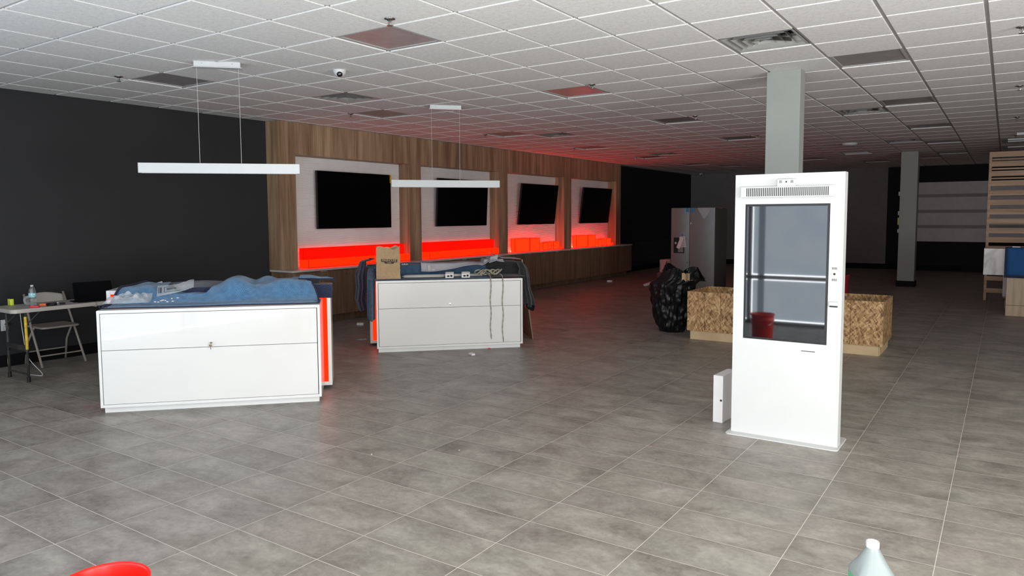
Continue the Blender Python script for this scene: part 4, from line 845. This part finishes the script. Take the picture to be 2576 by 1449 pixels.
MB().grid(lambda s, t: Vector([c_*1.006 for c_ in jugf(s, .16+.40*t)[:2]]+[.278*(.16+.40*t)]), 64, 8).build('label', 'green', J, smooth=True)
# ================================================================== FAR RIGHT: back wall panel, screen, counters
for k, (z0, z1) in enumerate(((.85, 1.233), (1.326, 1.675), (1.767, 2.126), (2.219, 2.562))):
    if k == 0: sp0 = empty('wall_panel', 'pale panelled slat board mounted on the black back wall', 'wall panel', (-1.3, 24.35, 0))
    MB().box((-.86, 0, z0), (4.2, .048, z1)).build('board', 'whitewall', sp0, .003)
    if k < 3: MB().box((-.86, .02, z1), (4.2, .048, (1.326, 1.767, 2.219)[k])).build('groove', 'column', sp0)
ss = empty('slat_screen', 'oak slatted partition screen rising behind the reception counters', 'partition', (-.31, 16.4, 0))
MB().box((0, 0, .95), (.045, .14, 2.79)).build('post', 'oak', ss, .002)
zs = [2.69, 2.513, 2.335, 2.155, 1.975, 1.80, 1.625, 1.45, 1.275, 1.10]
for z in zs: MB().box((.0, -.006, z), (1.6, .02, z+.10)).build('slat', 'oak', ss, .002)
MB().box((0, -.006, .93), (1.6, .02, 1.035)).build('bottom_rail', 'oak', ss, .002)
for z in zs[:3]: MB().box((.02, .11, z-.05), (1.6, .135, z-.02)).build('rear_slat', 'oak', ss)
MB().box((.0, 0, 0), (.045, .14, .93)).build('post', 'oak', ss, .002); MB().box((.31, 0, .06), (.35, .14, .93)).build('post', 'oak', ss, .002)
for z in (.15, .38, .54): MB().box((.0, -.006, z), (.35, .02, z+.085)).build('slat', 'oak', ss, .002)
mc = empty('marble_counter', 'white veined marble counter front left of the blue blanket', 'counter', (.25, 15.0, 0)); MB().box((-.55, 0, .585), (.6, .5, 1.04)).build('marble_front', 'marble', mc, .002); MB().box((-.26, .05, .22), (.6, .45, .585)).build('under_panel', 'whitewall', mc); MB().box((-.22, .10, 0), (.6, .45, .22)).build('recess', 'oakpanel', mc)
rc = empty('reception_counter', 'light oak reception counter at the right edge of the room', 'counter', (.6, 14.07, 0)); MB().box((-.56, 0, .0), (1.0, .7, 1.06)).build('oak_front', 'oakpanel', rc, .002); MB().box((-.562, -.004, .17), (1.0, 0, .176)).build('joint', 'slot', rc); MB().box((-.58, -.01, 1.06), (1.0, .72, 1.08)).build('top', 'marble', rc, .002)
bb = empty('draped_blanket', 'bright blue blanket with navy border draped over the oak counter', 'blanket', (.6, 14.07, 0)); MB().grid(lambda s, t: Vector((-.575+1.2*s, -.03-.012*math.sin(s*8)*t, 1.085-.43*t)), 20, 12).build('blue_fabric', 'bluefelt', bb, smooth=True, solid=.008)
MB().grid(lambda s, t: Vector((-.60+.03*s, -.035, 1.10-.48*t)), 2, 12).build('navy_border', 'binding', bb, solid=.01); MB().grid(lambda s, t: Vector((-.60+1.2*s, -.036-.012*math.sin(s*8), .655-.04*t)), 20, 2).build('navy_border', 'binding', bb, solid=.01); MB().grid(lambda s, t: Vector((-.60+1.2*s, -.03+.4*t, 1.09)), 10, 6).build('top_fold', 'bluefelt', bb, solid=.006)
tag(MB().box((-.105, 14.1, 1.1), (.0, 14.15, 1.115)).xf(Matrix.Translation((.2, 0, 0))).build('paper_slip', 'card', None), 'white slip of paper on top of the blue draped blanket', 'paper')
